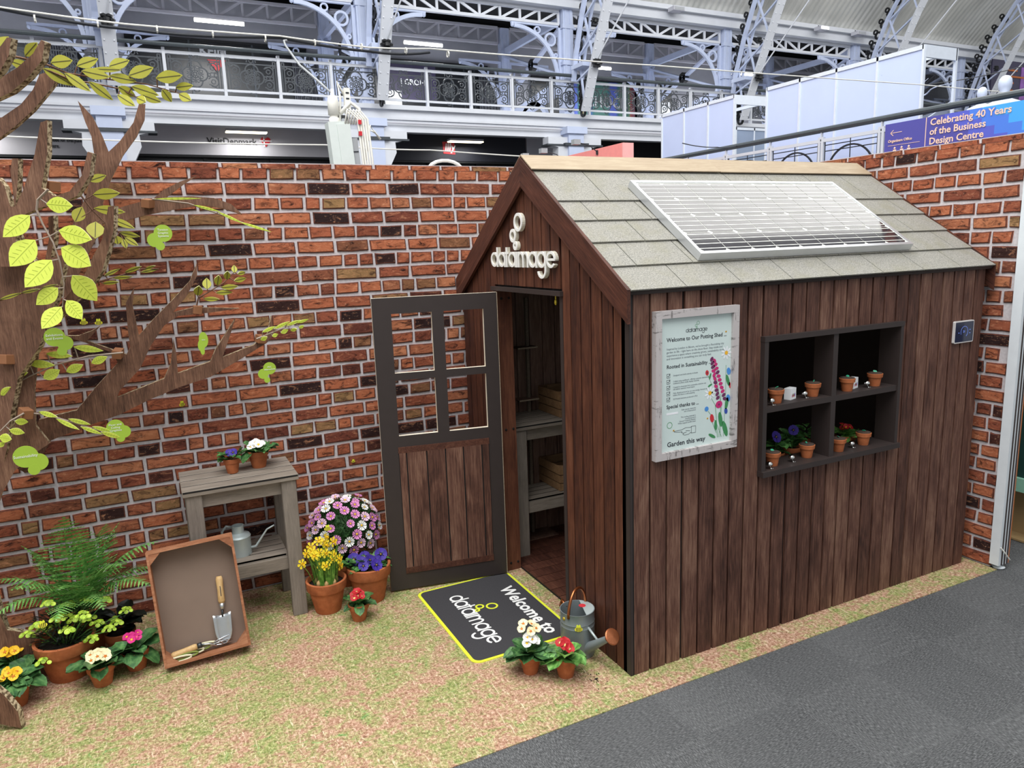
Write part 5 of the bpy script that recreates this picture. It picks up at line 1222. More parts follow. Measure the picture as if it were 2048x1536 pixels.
TREE_TWIGS = [
    (-0.2, (-2.5, 1.1), 'top', [(0.3153, 2.3462), (0.2707, 2.3045), (0.2614, 2.2641), (0.2759, 2.2066), (0.3048, 2.1296), (0.32, 2.0457), (0.3232, 1.9549), (0.3049, 1.8601)], [(0.3036, 2.2876, 0.4072, 2.2753, 0.0674), (0.2362, 2.2423, 0.1358, 2.1555, 0.0777), (0.2428, 2.1419, 0.1464, 2.036, 0.0985), (0.3377, 2.1782, 0.4695, 2.1346, 0.0777), (0.3378, 2.1077, 0.448, 2.0258, 0.0985), (0.295, 2.0571, 0.1937, 1.9484, 0.0933), (0.3644, 1.9912, 0.4388, 1.8765, 0.0933), (0.3042, 1.941, 0.2153, 1.8735, 0.0674), (0.3068, 1.8599, 0.2341, 1.7741, 0.0725), (0.3315, 1.8864, 0.3866, 1.8037, 0.0674)]),
    (-0.1, (-2.5, 1.35), 'under', [(0.2184, 2.9302), (0.3305, 2.9079), (0.43, 2.8664), (0.5626, 2.8505), (0.7347, 2.8355), (0.8814, 2.7961)], [(0.2755, 2.9296, 0.3367, 2.9782, 0.0471), (0.215, 2.9057, 0.2947, 2.8816, 0.0424), (0.3693, 2.9062, 0.4565, 2.9175, 0.0566), (0.4672, 2.8966, 0.5558, 2.9332, 0.0471), (0.4846, 2.876, 0.5971, 2.8519, 0.0471), (0.5261, 2.885, 0.6492, 2.8833, 0.0236), (0.5959, 2.899, 0.6797, 2.9357, 0.0471), (0.5911, 2.8589, 0.7001, 2.8415, 0.0424), (0.6711, 2.8623, 0.778, 2.9038, 0.0566), (0.7832, 2.8559, 0.8997, 2.8645, 0.0566), (0.8619, 2.818, 0.9395, 2.8246, 0.0377), (0.803, 2.8083, 0.837, 2.7569, 0.0424), (0.8732, 2.7883, 0.9248, 2.7559, 0.0424)]),
    (-0.1, (-2.5, 1.25), 'under', [(0.3114, 2.8745), (0.4445, 2.8182), (0.535, 2.8078), (0.6265, 2.7899), (0.6907, 2.7563)], [(0.3412, 2.8622, 0.4483, 2.7973, 0.046), (0.4221, 2.8451, 0.5168, 2.7682, 0.0414), (0.5093, 2.8138, 0.5938, 2.7423, 0.0414), (0.6206, 2.7969, 0.6847, 2.7633, 0.0414), (0.6163, 2.7609, 0.6852, 2.709, 0.0414), (0.6752, 2.7989, 0.782, 2.7666, 0.046), (0.7123, 2.7642, 0.7893, 2.7377, 0.0368), (0.6933, 2.7491, 0.732, 2.7249, 0.0414)]),
    (0, (-2.5, 1.45), 'top', [(0.4905, 1.5957), (0.342, 1.5931), (0.2023, 1.5653), (0.085, 1.52), (0.0047, 1.4799), (-0.0482, 1.4372)], [(0.1677, 1.6225, 0.2783, 1.6035, 0.0338), (0.2835, 1.6447, 0.4066, 1.6122, 0.0338), (0.0902, 1.5851, 0.2029, 1.5694, 0.0386), (0.3487, 1.5587, 0.4219, 1.5853, 0.0386), (0.2401, 1.528, 0.3158, 1.5579, 0.0435), (0.142, 1.5054, 0.2131, 1.5392, 0.0531), (0.0462, 1.5366, 0.0922, 1.548, 0.0241), (-0.0334, 1.4476, 0.0158, 1.4868, 0.0338)]),
    (0, (-2.5, 1.4), 'top', [(0.0485, 1.3558), (0.129, 1.3409), (0.2415, 1.2835), (0.3506, 1.2251), (0.4202, 1.1844)], [(0.1102, 1.3559, 0.1869, 1.3289, 0.0239), (0.1744, 1.3138, 0.2666, 1.2544, 0.021), (0.223, 1.3072, 0.3115, 1.2651, 0.021), (0.2676, 1.2628, 0.3563, 1.2113, 0.0191), (0.3176, 1.2557, 0.3944, 1.2187, 0.0191), (0.3506, 1.2251, 0.4345, 1.1779, 0.0239)]),
    (0, (-2.5, 1.35), 'top', [(0.0556, 1.3644), (-0.0016, 1.3356), (-0.047, 1.2934), (-0.0706, 1.2645)], [(0.0147, 1.3334, 0.063, 1.3185, 0.033), (-0.0103, 1.2963, 0.0466, 1.2717, 0.033), (-0.0502, 1.2696, -0.0026, 1.2544, 0.0424), (-0.0632, 1.2228, -0.0417, 1.2358, 0.0236)]),
    (0, (-2.5, 1.57), 'top', [(1.1386, 1.5958), (1.2318, 1.6257), (1.3267, 1.6561), (1.4224, 1.6775)], [(1.1604, 1.5891, 1.1936, 1.6052, 0.0248), (1.2206, 1.6029, 1.2537, 1.6143, 0.0218), (1.2678, 1.6179, 1.3108, 1.6335, 0.0248), (1.3242, 1.6276, 1.3532, 1.6396, 0.0199), (1.3672, 1.6385, 1.3965, 1.6506, 0.0179), (1.1689, 1.6309, 1.2439, 1.6579, 0.0199), (1.2336, 1.6445, 1.3196, 1.6805, 0.0199), (1.2991, 1.6583, 1.376, 1.6858, 0.0179), (1.3557, 1.6682, 1.4275, 1.6819, 0.0159)]),
    (0, (-2.5, 1.57), 'under', [(0.8564, 1.797), (0.8689, 1.8365), (0.9309, 1.8687), (1.003, 1.9097), (1.0597, 1.961)], [(0.8662, 1.8501, 0.8759, 1.9031, 0.0447), (0.9151, 1.8786, 0.9211, 1.9364, 0.0447), (0.9678, 1.8981, 0.9775, 1.9515, 0.0397), (1.0176, 1.927, 1.0221, 1.9718, 0.0348), (1.0593, 1.9565, 1.0633, 1.997, 0.0298), (0.8933, 1.8305, 0.9689, 1.8257, 0.0248), (0.9552, 1.8582, 1.0408, 1.8577, 0.0278), (0.9833, 1.8837, 1.0698, 1.8879, 0.0298), (1.051, 1.9162, 1.1172, 1.9265, 0.0298), (1.0717, 1.9514, 1.1159, 1.9584, 0.0218)]),
    (0, (-2.5, 1.45), 'under', [(0.401, 2.3552), (0.4416, 2.2841), (0.4912, 2.2196), (0.5446, 2.1781)], [(0.444, 2.4178, 0.5186, 2.4458, 0.0386), (0.4539, 2.3551, 0.5697, 2.3588, 0.0531), (0.3642, 2.2299, 0.4012, 2.3003, 0.0579), (0.4497, 2.2919, 0.5813, 2.2705, 0.0435), (0.4491, 2.2283, 0.4393, 2.1485, 0.0773), (0.5158, 2.2432, 0.613, 2.1928, 0.0338), (0.5446, 2.1781, 0.6312, 2.1555, 0.029), (0.528, 2.1623, 0.5305, 2.1216, 0.0483), (0.5555, 2.1453, 0.5649, 2.1001, 0.029), (0.5638, 2.1532, 0.6185, 2.1107, 0.029)]),
    (0, (-2.5, 1.55), 'under', [(0.4091, 1.9419), (0.5176, 1.97), (0.6208, 1.9991), (0.6987, 1.9956)], [(0.4502, 1.9733, 0.5215, 2.0036, 0.0198), (0.486, 1.9589, 0.5779, 1.9628, 0.0178), (0.5422, 1.9857, 0.6222, 2.0119, 0.0217), (0.4382, 1.9361, 0.5141, 1.9405, 0.0198), (0.6111, 1.9825, 0.6987, 1.9956, 0.0178), (0.6362, 1.9984, 0.6849, 2.0134, 0.0138)]),
    (0, (-2.5, 1.65), 'top', [(0.7083, 2.3481), (0.8758, 2.3256), (1.0375, 2.2621), (1.2755, 2.1669)], [(0.7163, 2.3481, 0.945, 2.3514, 0.0091), (0.8996, 2.3167, 1.0307, 2.2801, 0.0142), (1.0136, 2.2803, 1.1371, 2.2156, 0.0142), (1.1205, 2.2249, 1.2755, 2.1669, 0.0142)]),
    (-0.2, (-2.5, 1.25), 'under', [(0.0381, 1.8889), (0.1346, 1.9175), (0.2998, 1.9469)], [(0.0522, 1.8956, 0.1417, 1.9209, 0.0166), (0.1417, 1.9209, 0.2306, 1.9352, 0.0147), (0.2242, 1.9378, 0.2936, 1.951, 0.0129)]),
    (-0.1, (-2.5, 1.15), 'under', [(0.2068, 2.91), (0.1857, 2.886)], [(0.1995, 2.8998, 0.2432, 2.9577, 0.0538)])]
TREE_BLOCKS = [(-2.1967, 1.27, 2.3788), (-1.8129, 1.72, 2.3314), (-2.0396, 1.64, 1.5725), (-1.638, 1.64, 1.7698), (-1.3302, 1.64, 1.5862), (-2.4434, 1.39, 1.3566), (-2.4854, 1.39, 1.6163)]
TREE_TAGS = [(1.55, [(-1.7633, 2.1724, 0.043), (-1.8048, 2.1395, 0.0352), (-1.7831, 2.109, 0.0215)]), (1.15, [(-2.2589, 1.7224, 0.041), (-2.2222, 1.6925, 0.0321), (-2.2378, 1.6579, 0.0196)]), (1.55, [(-1.6304, 1.6166, 0.0256), (-1.6437, 1.5859, 0.0197), (-1.6409, 1.5564, 0.0118)]), (1.6, [(-1.3035, 1.4223, 0.0342), (-1.3401, 1.3942, 0.0282), (-1.3223, 1.3583, 0.0161)]), (1.4, [(-2.0852, 1.2332, 0.0404), (-2.0504, 1.209, 0.0308), (-2.0684, 1.1784, 0.0193)]), (1.3, [(-2.4578, 1.1691, 0.0513), (-2.4115, 1.1368, 0.0399), (-2.4329, 1.1032, 0.0248)])]
TREE_BEES = [(-2.173, 1.64, 1.742), (-2.108, 1.64, 1.736), (-1.766, 1.75, 1.246)]
# ================================================================ cardboard tree
wood('bark_print', [(0.28, '33221a'), (0.42, '563b2d'), (0.55, '745341'), (0.68, '8e6b55'), (0.84, 'ab8a70')], (80, 80, 5), 0.75, 6, .25, .3)
m, nt, b = new_mat('honeycomb_card', .85, 0, .2)
v = coords(nt, (55, 55, 75)); f = noise(nt, v, 1, 1); nt.links.new(ramp(nt, f, [(0.38, '5a4a38'), (0.48, '9a866a'), (0.6, 'c4b394')]), b.inputs['Base Color'])
plain('leaf_top', 'cfdc52', .55, 0, .05, 30); plain('leaf_under', 'a3a031', .6, 0, .06, 30); plain('leaf_rim', 'dde2a0', .6); plain('vein_dark', '4f4a20', .7); plain('vein_pale', 'a8b83c', .7); plain('block_card', '8f5f3e', .75, 0, .05); plain('twig_grey', '9a8a7c', .7, 0, .1); plain('tag_lime', '9fbe3c', .5, 0, .03)  # lit and shaded leaf tones put in as two colours; veins are print
tree = thing('cardboard_tree', 'slotted brown cardboard tree with lime green leaves against the brick wall', 'tree')
TT = .034
for nm, ph, (bx_, by_), pts in TREE_PANELS:
    if nm == 'trunk_panel': pts = [(x, 0.0 if z < .22 else z) for x, z in pts]
    if nm == 'root_panel': pts = [(x, max(0.0, z)) for x, z in pts]
    u_ = Vector((math.cos(ph), math.sin(ph), 0)); n_ = u_.cross(Vector((0, 0, 1)))
    MB().prism(pts, Vector((bx_, by_, 0)) - n_ * (TT / 2), u_, (0, 0, 1), TT, 0, 1).build(nm, ['bark_print', 'honeycomb_card'], tree)
rr = random.Random(5)
for ph, (bx_, by_), side_, st, lv in TREE_TWIGS:
    u_ = Vector((math.cos(ph), math.sin(ph), 0)); n_ = u_.cross(Vector((0, 0, 1))); o_ = Vector((bx_, by_, 0))
    P3 = lambda a, c, d=0.0: o_ + u_ * a + Vector((0, 0, c)) + n_ * d
    tw = MB(); k = len(st)
    tw.tube([P3(a, c, .0) for a, c in st], [.010 - .006 * i / max(1, k - 1) for i in range(k)], 6, flat=.5)
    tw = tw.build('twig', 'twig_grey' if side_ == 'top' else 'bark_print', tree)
    for i, (a0, c0, a1, c1_, w_) in enumerate(lv):
        dep = rr.uniform(-.03, .05); p0, p1 = P3(a0, c0, .006 + .002 * i), P3(a1, c1_, .006 + .002 * i + dep)
        ax = (p1 - p0); Ln = ax.length; ax.normalize(); cr = n_.cross(ax).normalized(); nn = ax.cross(cr).normalized()
        w_ = max(w_, .012); pr_ = [0, .55, .85, 1.0, .95, .75, .42, 0]
        pts = [(Ln * j / 7, w_ / 2 * q) for j, q in enumerate(pr_)] + [(Ln * j / 7, -w_ / 2 * pr_[j]) for j in range(6, 0, -1)]
        mb = MB().prism(pts, p0, ax, cr, .004, 0, 1)
        face_up = nn if nn.dot(n_) > 0 else -nn
        base_ = p0 + (nn * .0045 if nn.dot(n_) > 0 else -nn * .0005)
        mb.bar(base_ + ax * (Ln * .04), base_ + ax * (Ln * .92), .0035 if side_ == 'under' else .002, .0008, nn, 2)
        if side_ == 'top':
            for j in range(5):
                for sg in (-1, 1): q0 = base_ + ax * (Ln * (.2 + .13 * j)) + cr * (sg * w_ * .08); mb.bar(q0, q0 + ax * (Ln * .06) + cr * (sg * w_ * .2), .0014, .0008, nn, 2)
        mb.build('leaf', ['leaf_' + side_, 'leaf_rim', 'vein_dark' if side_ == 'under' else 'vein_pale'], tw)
        # leaf stalk back to the nearest point of the twig
        best = min(((P3(a, c) - p0).length, P3(a, c)) for a, c in [(st[j][0] + (st[j + 1][0] - st[j][0]) * t_ / 6, st[j][1] + (st[j + 1][1] - st[j][1]) * t_ / 6) for j in range(k - 1) for t_ in range(7)])
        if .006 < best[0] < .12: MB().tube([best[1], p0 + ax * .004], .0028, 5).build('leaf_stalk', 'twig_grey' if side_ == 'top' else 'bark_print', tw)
for i, (x, y, z) in enumerate(TREE_BLOCKS):
    bevel(MB().box(-.022, .022, -.03, .03, -.022, .022).build('card_block', 'block_card', tree, False, (x, y, z), (.1 * (i % 3), .15, .25 * (i - 3))), .002, 1)
texts = ['Tension\nGraphic\nSystems', 'Exhibitions\nand Events', 'Banners', 'PVC\nAlternatives', 'Floor and\nCeiling\nGraphics', 'Sustainability']
tw_ = ['high on the wall below the thin twig', 'under the bright hanging leaves', 'turned edgeways between two branch tips', 'hanging lowest beyond the long branch tip', 'at the end of the lowest leafy twig', 'beside the foot of the trunk above the fern']
for i, (y, cs) in enumerate(TREE_TAGS):
    q = thing('hanging_tag', 'lime three-circle tag ' + tw_[i], 'tag', (cs[0][0], y, cs[0][1]), 0, 'lime circle tags')
    sxx = .55 if i == 2 else 1.0
    for j, (x, z, r_) in enumerate(cs):
        if i == 2: r_ *= 1.6
        pts = [(sxx * r_ * math.cos(2 * math.pi * k / 28), r_ * math.sin(2 * math.pi * k / 28)) for k in range(28)]
        MB().prism(pts, (x - cs[0][0], .003 - .0006 * j, z - cs[0][1]), X_, ZV, .005).build(('large_disc', 'middle_disc', 'small_disc')[j], 'tag_lime', q)
    nl = texts[i].count('\n'); text_mb(texts[i], cs[0][2] * .36, (0, -.0035, nl * cs[0][2] * .18 - .003), X_, ZV, .0006, 'CENTER', xs=sxx).build('lettering', 'sign_white', q)
    MB().tube([(0, .003, -.01), (.0, .02, -cs[0][2] * .5), (.0, min(1.92 - y, .2), -cs[0][2] * 1.2)], .0015, 5).build('wire', 'wire_dark', q)
for i, p in enumerate(TREE_BEES): bee(p, (0.7 if i == 2 else 0, -1, 0), .8, 'yellow bee cutout ' + ['on the trunk side of the small branch fork', 'on the tip of the small branch fork', 'under the long lower branch'][i])
# ================================================================ pots and plants
def clay():
    m, nt, b = new_mat('terracotta', 0.75, 0, 0.25)
    f = noise(nt, coords(nt, (1, 1, 1), 'Object', 3), 22, 4); g = noise(nt, coords(nt, (1, 1, 1), 'Object', 3), 120, 2)
    c = ramp(nt, f, [(0.3, '94502e'), (0.55, 'ad6038'), (0.75, 'bd7047')])
    nt.links.new(mixc(nt, mathn(nt, 'MULTIPLY', g, .15), c, 'd79a70'), b.inputs['Base Color']); bump(nt, b, g, .12, .001)
clay()
plain('soil', '241a14', 0.95, 0, 0.4, 90, bmp=.8)
plain('soil_cap', '43342b', 0.9, 0, 0.3, 120, bmp=.5)
def leafmat(name, dark, mid, light, rough=.5, vein=26.0):
    m, nt, b = new_mat(name, rough, 0, .4)
    v = coords(nt, (1, 1, 1), 'Object', 2)
    f = noise(nt, v, 30, 3); w = N(nt, 'ShaderNodeTexWave', wave_type='BANDS', bands_direction='DIAGONAL'); w.inputs['Scale'].default_value = vein; w.inputs['Distortion'].default_value = 2.5
    nt.links.new(v, w.inputs['Vector'])
    c = ramp(nt, f, [(0.3, dark), (0.5, mid), (0.75, light)])
    c = mixc(nt, mathn(nt, 'MULTIPLY', mathn(nt, 'POWER', w.outputs['Fac'], 6.0), .35), c, light)
    oi = N(nt, 'ShaderNodeObjectInfo'); hs = N(nt, 'ShaderNodeHueSaturation')
    nt.links.new(mathn(nt, 'ADD', mathn(nt, 'MULTIPLY', oi.outputs['Random'], .5), .75), hs.inputs['Value']); nt.links.new(c, hs.inputs['Color'])
    nt.links.new(hs.outputs[0], b.inputs['Base Color']); bump(nt, b, w.outputs['Fac'], .25, .003)
    b.inputs['Subsurface Weight'].default_value = 0.0
leafmat('primrose_leaf', '22442a', '3a6636', '6f9a5a'); leafmat('primrose_leaf_light', '356028', '55893c', '8fbd66')
leafmat('fern_leaf', '3f7434', '649d4c', 'a3cb78', .5, 8); leafmat('viola_leaf', '20401e', '3a6a30', '6c9a58'); leafmat('daff_leaf', '365c22', '5a8a35', '8ab554', .45, 4)
leafmat('dark_leaf', '0c0f0c', '151a16', '232a22', .4); leafmat('lime_bract', '6b8a1e', '9dbb34', 'cadd5e', .5, 8); leafmat('daisy_leaf', '1a3519', '2f5528', '557c48', .6)
plain('stem_green', '4d7a34', .6, 0, .1)
for n_, c_ in (('petal_red', 'b3101c'), ('petal_yellow', 'f0bd1e'), ('petal_cream', 'f2e6b8'), ('petal_white', 'f4f3ee'), ('petal_magenta', 'd0247e'), ('petal_pink', 'd98cc4'), ('petal_pale_pink', 'efc9e0'), ('petal_violet', '3a2390'), ('petal_dark', '150d2a'), ('eye_yellow', 'e8b820'), ('eye_pale', 'f2e08a'), ('eye_orange', 'c8701a'), ('petal_daffodil', 'f6de34'), ('trumpet', 'f0c016')): plain(n_, c_, .6, 0, .08, 60)

def leaf_mesh(mat_, L_=.1, Wd_=.045, droop=.5, cup=.15, wav=.004, seed=0, name='leaf', rows=7, base=.25):
    rr = random.Random(seed); mb = MB(); cols = 5
    for i in range(rows + 1):
        t_ = i / rows; wdt = Wd_ * (base * (1 - t_) * .6 + math.sin(math.pi * (t_ ** 1.25 * .80 + .05)) ** .8) * (1 if t_ < .97 else .6)
        a = droop * t_; y = L_ * (math.sin(a) / droop if droop else t_); z = -L_ * (1 - math.cos(a)) / droop if droop else 0
        for j in range(cols):
            s_ = (j - 2) / 2
            mb.v.append((s_ * wdt / 2, y, z + cup * Wd_ * (abs(s_) ** 1.5) - (.012 * L_ if j == 2 else 0) + rr.uniform(-wav, wav) * abs(s_)))
    for i in range(rows):
        for j in range(cols - 1): p = i * cols + j; mb.f.append((p, p + 1, p + cols + 1, p + cols)); mb.m.append(0)
    return mb.mesh(name, mat_, True)
def petals_mesh(mat_, n=5, R=.02, width=1.42, notch=.16, cup=.25, name='petals', inner=.12, seed=0):
    mb = MB(); rr = random.Random(seed)
    for k in range(n):
        a0 = 2 * math.pi * k / n + rr.uniform(-.06, .06); o = len(mb.v); lift = rr.uniform(-.08, .12)
        for i, (t_, w_) in enumerate(((inner, .25), (.45, .75), (.8, 1.0), (1.0, .7))):
            for j in (-1, 0, 1):
                r_ = R * (t_ - (notch * .6 if (j == 0 and i == 3) else 0)); a = a0 + j * w_ * width * math.pi / n * .82
                mb.v.append((r_ * math.cos(a), r_ * math.sin(a), R * ((cup + lift) * t_ * t_ + .05 * abs(j) + .012 * k)))
        for i in range(3):
            for j in range(2): p = o + i * 3 + j; mb.f.append((p, p + 1, p + 4, p + 3)); mb.m.append(0)
    return mb.mesh(name, mat_, True)
def dome_mesh(mat_, R, h, name='flower_centre'): return MB().lathe([(R, 0), (R * .8, h * .6), (R * .4, h * .95), (0.0001, h)], 10).mesh(name, mat_, True)
def pot(q, R, h, fill=.86):
    MB().lathe([(R * .64, 0), (R * .66, .004), (R * .9, h * .70), (R * .985, h * .705), (R, h * .72), (R * 1.03, h * .985), (R * 1.0, h), (R * .93, h), (R * .90, h * .97), (R * .86, h * .75), (R * .6, .01)], 32).build('pot', 'terracotta', q, False)
    smooth_by_angle(q.children[-1], .6)
    MB().lathe([(R * .885, h * (fill - .01)), (R * .5, h * (fill + .02)), (.0001, h * (fill + .01))], 20).build('soil', 'soil', q, True)
def orient(direction, up=(0, 0, 1)):
    d = Vector(direction).normalized(); u = Vector(up)
    x = d.cross(u); x = x.normalized() if x.length > 1e-3 else Vector((1, 0, 0)); z = x.cross(d)
    return Matrix((x, d, z)).transposed().to_euler()
PL = {}
for mt_ in ('primrose_leaf', 'primrose_leaf_light', 'viola_leaf', 'dark_leaf'):
    PL[mt_] = [leaf_mesh(mt_, .1, w_, d_, .18, .005, i) for i, (w_, d_) in enumerate(((.068, .8), (.06, 1.2), (.072, .45)))]
FL = {}
def flower_pair(pm, em, R, n=5, **kw):
    key = (pm, em, R, n)
    if key not in FL: FL[key] = (petals_mesh(pm, n, R, **kw), dome_mesh(em, R * .3, R * .12))
    return FL[key]
def put_flower(q, pair, loc, d, s_=1.0, name='flower'):
    o = link(name, pair[0], q, loc, (Vector(d).normalized().to_track_quat('Z', 'Y').to_euler()), s_)
    link('flower_centre', pair[1], o, (0, 0, .001)); return o
def primrose(loc, R, h, pm, em, label, seed, nl=13, ll=.11, nf=6, spread=.035, hz=.05, lm='primrose_leaf', second=None, fr=.021, face=(0, -.55, .8), group='potted primroses', off=(0, 0)):
    rr = random.Random(seed); q = thing('potted_primrose', label, 'potted plant', loc, 0, group)
    pot(q, R, h)
    zt = h * .88
    for k in range(nl):
        a = 2 * math.pi * k / nl + rr.uniform(-.25, .25); el = rr.uniform(.15, .95) if k % 2 else rr.uniform(.0, .5); s_ = ll / .1 * rr.uniform(.75, 1.15)
        d = Vector((math.cos(a) * math.cos(el), math.sin(a) * math.cos(el), math.sin(el)))
        link('leaf', rr.choice(PL[lm]), q, (math.cos(a) * R * .25, math.sin(a) * R * .25, zt + rr.uniform(0, .012)), orient(d), s_)
    sm = MB()
    for k in range(nf):
        a = 2.4 * k + seed; r_ = spread * math.sqrt((k + .4) / nf)
        p = Vector((off[0] + r_ * math.cos(a), off[1] + r_ * math.sin(a), zt + hz + rr.uniform(-.008, .012) - r_ * .25))
        pr = flower_pair(pm, em, fr) if not second or k < nf / 2 else flower_pair(second[0], second[1], fr)
        if second and k >= nf / 2: p += Vector((second[2]))
        d = Vector(face) + Vector((math.cos(a) * .5, math.sin(a) * .35, rr.uniform(-.1, .2)))
        put_flower(q, pr, p, d, rr.uniform(.85, 1.1)); sm.tube([(0, 0, zt - .01), p - Vector((0, 0, .006))], .0022, 5)
    sm.build('flower_stems', 'stem_green', q)
    return q
primrose((-0.265, 0.165, 0), .057, .105, 'petal_red', 'eye_pale', 'red primrose in a terracotta pot beside the large watering can', 4, 11, .115, 5, .034, .07, 'primrose_leaf_light', fr=.027)
primrose((-0.40, 0.275, 0), .055, .10, 'petal_white', 'eye_yellow', 'white and cream primrose in a terracotta pot on the mat corner', 9, 16, .12, 10, .04, .085, second=('petal_cream', 'eye_orange', (.012, .03, .055)), fr=.026)
primrose((-1.0, 1.215, 0), .057, .10, 'petal_red', 'eye_pale', 'red primrose in a small pot before the daffodil and pansy pots', 2, 11, .095, 7, .034, .065, fr=.023)
primrose((-2.28, 1.225, 0), .063, .11, 'petal_cream', 'eye_orange', 'cream primrose with orange eyes in a pot near the fern', 6, 13, .12, 8, .05, .06, fr=.026)
primrose((-2.13, 1.30, 0), .064, .10, 'petal_magenta', 'eye_yellow', 'magenta primrose in a pot beside the leaning crate', 5, 11, .125, 8, .03, .085, fr=.022)
primrose((-2.64, 1.235, 0), .068, .12, 'petal_yellow', 'eye_orange', 'yellow primrose in a pot beside the cardboard tree foot', 8, 14, .13, 7, .035, .06, fr=.022)
primrose((-2.66, 1.44, 0), .068, .12, 'petal_yellow', 'eye_orange', 'orange-yellow primrose in a pot behind the other yellow one', 12, 13, .13, 8, .035, .08, fr=.024)
primrose((-1.40, 1.70, .84), .058, .10, 'petal_white', 'eye_yellow', 'white primrose in a terracotta pot on the grey bench', 3, 13, .10, 9, .038, .055, fr=.024, lm='primrose_leaf')
def viola(loc, R, h, label, seed, nf, spread, nl=26, fr=.024, hz=.05, ll=.055, group='potted violas'):
    rr = random.Random(seed); q = thing('potted_viola', label, 'potted plant', loc, 0, group); pot(q, R, h); zt = h * .88
    for k in range(nl):
        a = rr.uniform(0, 6.28); r_ = rr.uniform(.1, .85) * R; el = rr.uniform(.1, 1.1)
        link('leaf', rr.choice(PL['viola_leaf']), q, (r_ * math.cos(a), r_ * math.sin(a), zt + rr.uniform(0, hz * .8)), orient((math.cos(a) * math.cos(el), math.sin(a) * math.cos(el), math.sin(el))), ll / .1 * rr.uniform(.7, 1.2))
    sm = MB()
    for k in range(nf):
        a = 2.4 * k + seed; r_ = spread * math.sqrt((k + .3) / nf); p = Vector((r_ * math.cos(a), r_ * math.sin(a) - .01, zt + hz + rr.uniform(-.01, .02)))
        pr = flower_pair('petal_violet', 'petal_dark', fr, 5, width=1.35, notch=.05, cup=.1)
        o = put_flower(q, pr, p, Vector((rr.uniform(-.5, .5), -.9, .45 + rr.uniform(-.2, .3))), rr.uniform(.85, 1.15)); link('flower_eye', dome_mesh('eye_yellow', fr * .1, .003), o, (0, 0, .0035)); sm.tube([(p.x * .4, p.y * .4, zt - .01), p], .002, 5)
    sm.build('flower_stems', 'stem_green', q); return q
viola((-1.548, 1.665, .84), .045, .085, 'small violet viola in a pot on the grey bench', 3, 2, .02, 16, .026, .045)
viola((-0.875, 1.43, 0), .128, .225, 'deep violet pansies in a large terracotta pot by the open door', 7, 8, .10, 64, .036, .05, .06)

# ---- daffodils
rr = random.Random(21); q = thing('potted_daffodils', 'yellow dwarf daffodils in a terracotta pot by the bench leg', 'potted plant', (-1.128, 1.425, 0)); pot(q, .113, .195)
lv = MB()
for k in range(90):
    a = rr.uniform(0, 6.28); r_ = .07 * math.sqrt(rr.random()); b0 = Vector((r_ * math.cos(a), r_ * math.sin(a), .17)); hgt = rr.uniform(.13, .21); out = Vector((math.cos(a), math.sin(a), 0)) * rr.uniform(.01, .07)
    mid = b0 + out * .35 + Vector((0, 0, hgt * .6)); tip = b0 + out + Vector((0, 0, hgt)); w_ = Vector((-math.sin(a), math.cos(a), 0)) * .0042
    lv.add([b0 - w_, b0 + w_, mid + w_, mid - w_, tip + w_ * .2, tip - w_ * .2], [(0, 1, 2, 3), (3, 2, 4, 5)])
o = lv.build('leaf_blades', 'daff_leaf', q); o['kind'] = 'stuff'
sl_ = o.modifiers.new('thick', 'SOLIDIFY'); sl_.thickness = .001
for k in range(7): MB().lathe([(.0, -.012), (.014, 0), (.012, .015), (.004, .028)], 9, (.055 * math.cos(k * .9), .055 * math.sin(k * .9) - .01, .175)).build('bulb', 'tool_handle', q, True)
dpet = petals_mesh('petal_daffodil', 6, .025, .95, -.15, .05); dtr = MB().lathe([(.006, 0), (.0065, .012), (.0095, .017), (.008, .0172), (.0055, .012)], 10).mesh('trumpet', 'trumpet', True)
sm = MB()
for k in range(22):
    a = 2.4 * k; r_ = .105 * math.sqrt((k + .3) / 22); p = Vector((r_ * math.cos(a), r_ * math.sin(a), .355 + .05 * math.cos(a * 1.7) + rr.uniform(-.02, .03) - (.03 if r_ > .08 else 0)))
    if k == 21: p = Vector((-.13, -.01, .315))
    o = link('flower', dpet, q, p, Vector((math.cos(a) * .6 + rr.uniform(-.3, .3), -.7 + .3 * math.sin(a), .15)).to_track_quat('Z', 'Y').to_euler(), rr.uniform(.9, 1.15)); link('trumpet', dtr, o)
    sm.tube([(p.x * .5, p.y * .5, .17), (p.x * .75, p.y * .75, .17 + (p.z - .17) * .6), p], .0024, 5)
sm.build('flower_stems', 'daff_leaf', q)

# ---- marguerite daisies
rr = random.Random(31); q = thing('potted_daisies', 'rounded mound of pink and white daisies behind the daffodils', 'potted plant', (-0.935, 1.715, 0)); pot(q, .105, .17)
fo = MB(); Cm = Vector((0, 0, .36)); RX, RZ_ = .205, .19
for k in range(5200):
    d = Vector((rr.gauss(0, 1), rr.gauss(0, 1), rr.gauss(0, 1))).normalized()
    if d.z < -.75: continue
    p = Cm + Vector((d.x * RX, d.y * RX * .8, d.z * RZ_)) * rr.uniform(.72, .99); t_ = (d + Vector((rr.uniform(-.7, .7), rr.uniform(-.7, .7), rr.uniform(-.2, .9)))).normalized() * rr.uniform(.014, .026); s_ = t_.cross(Vector((rr.uniform(-1, 1), rr.uniform(-1, 1), .4))).normalized() * .0042
    fo.add([p - s_ * .4, p + t_ * .5 - s_, p + t_, p + t_ * .5 + s_, p + s_ * .4], [(0, 1, 2, 3, 4)])
o = fo.build('foliage', 'daisy_leaf', q); o['kind'] = 'stuff'
MB().lathe([(.03, .16), (.09, .28), (.13, .36), (.11, .43), (.05, .47), (.0001, .475)], 14).build('inner_foliage', 'daisy_leaf', q, True)
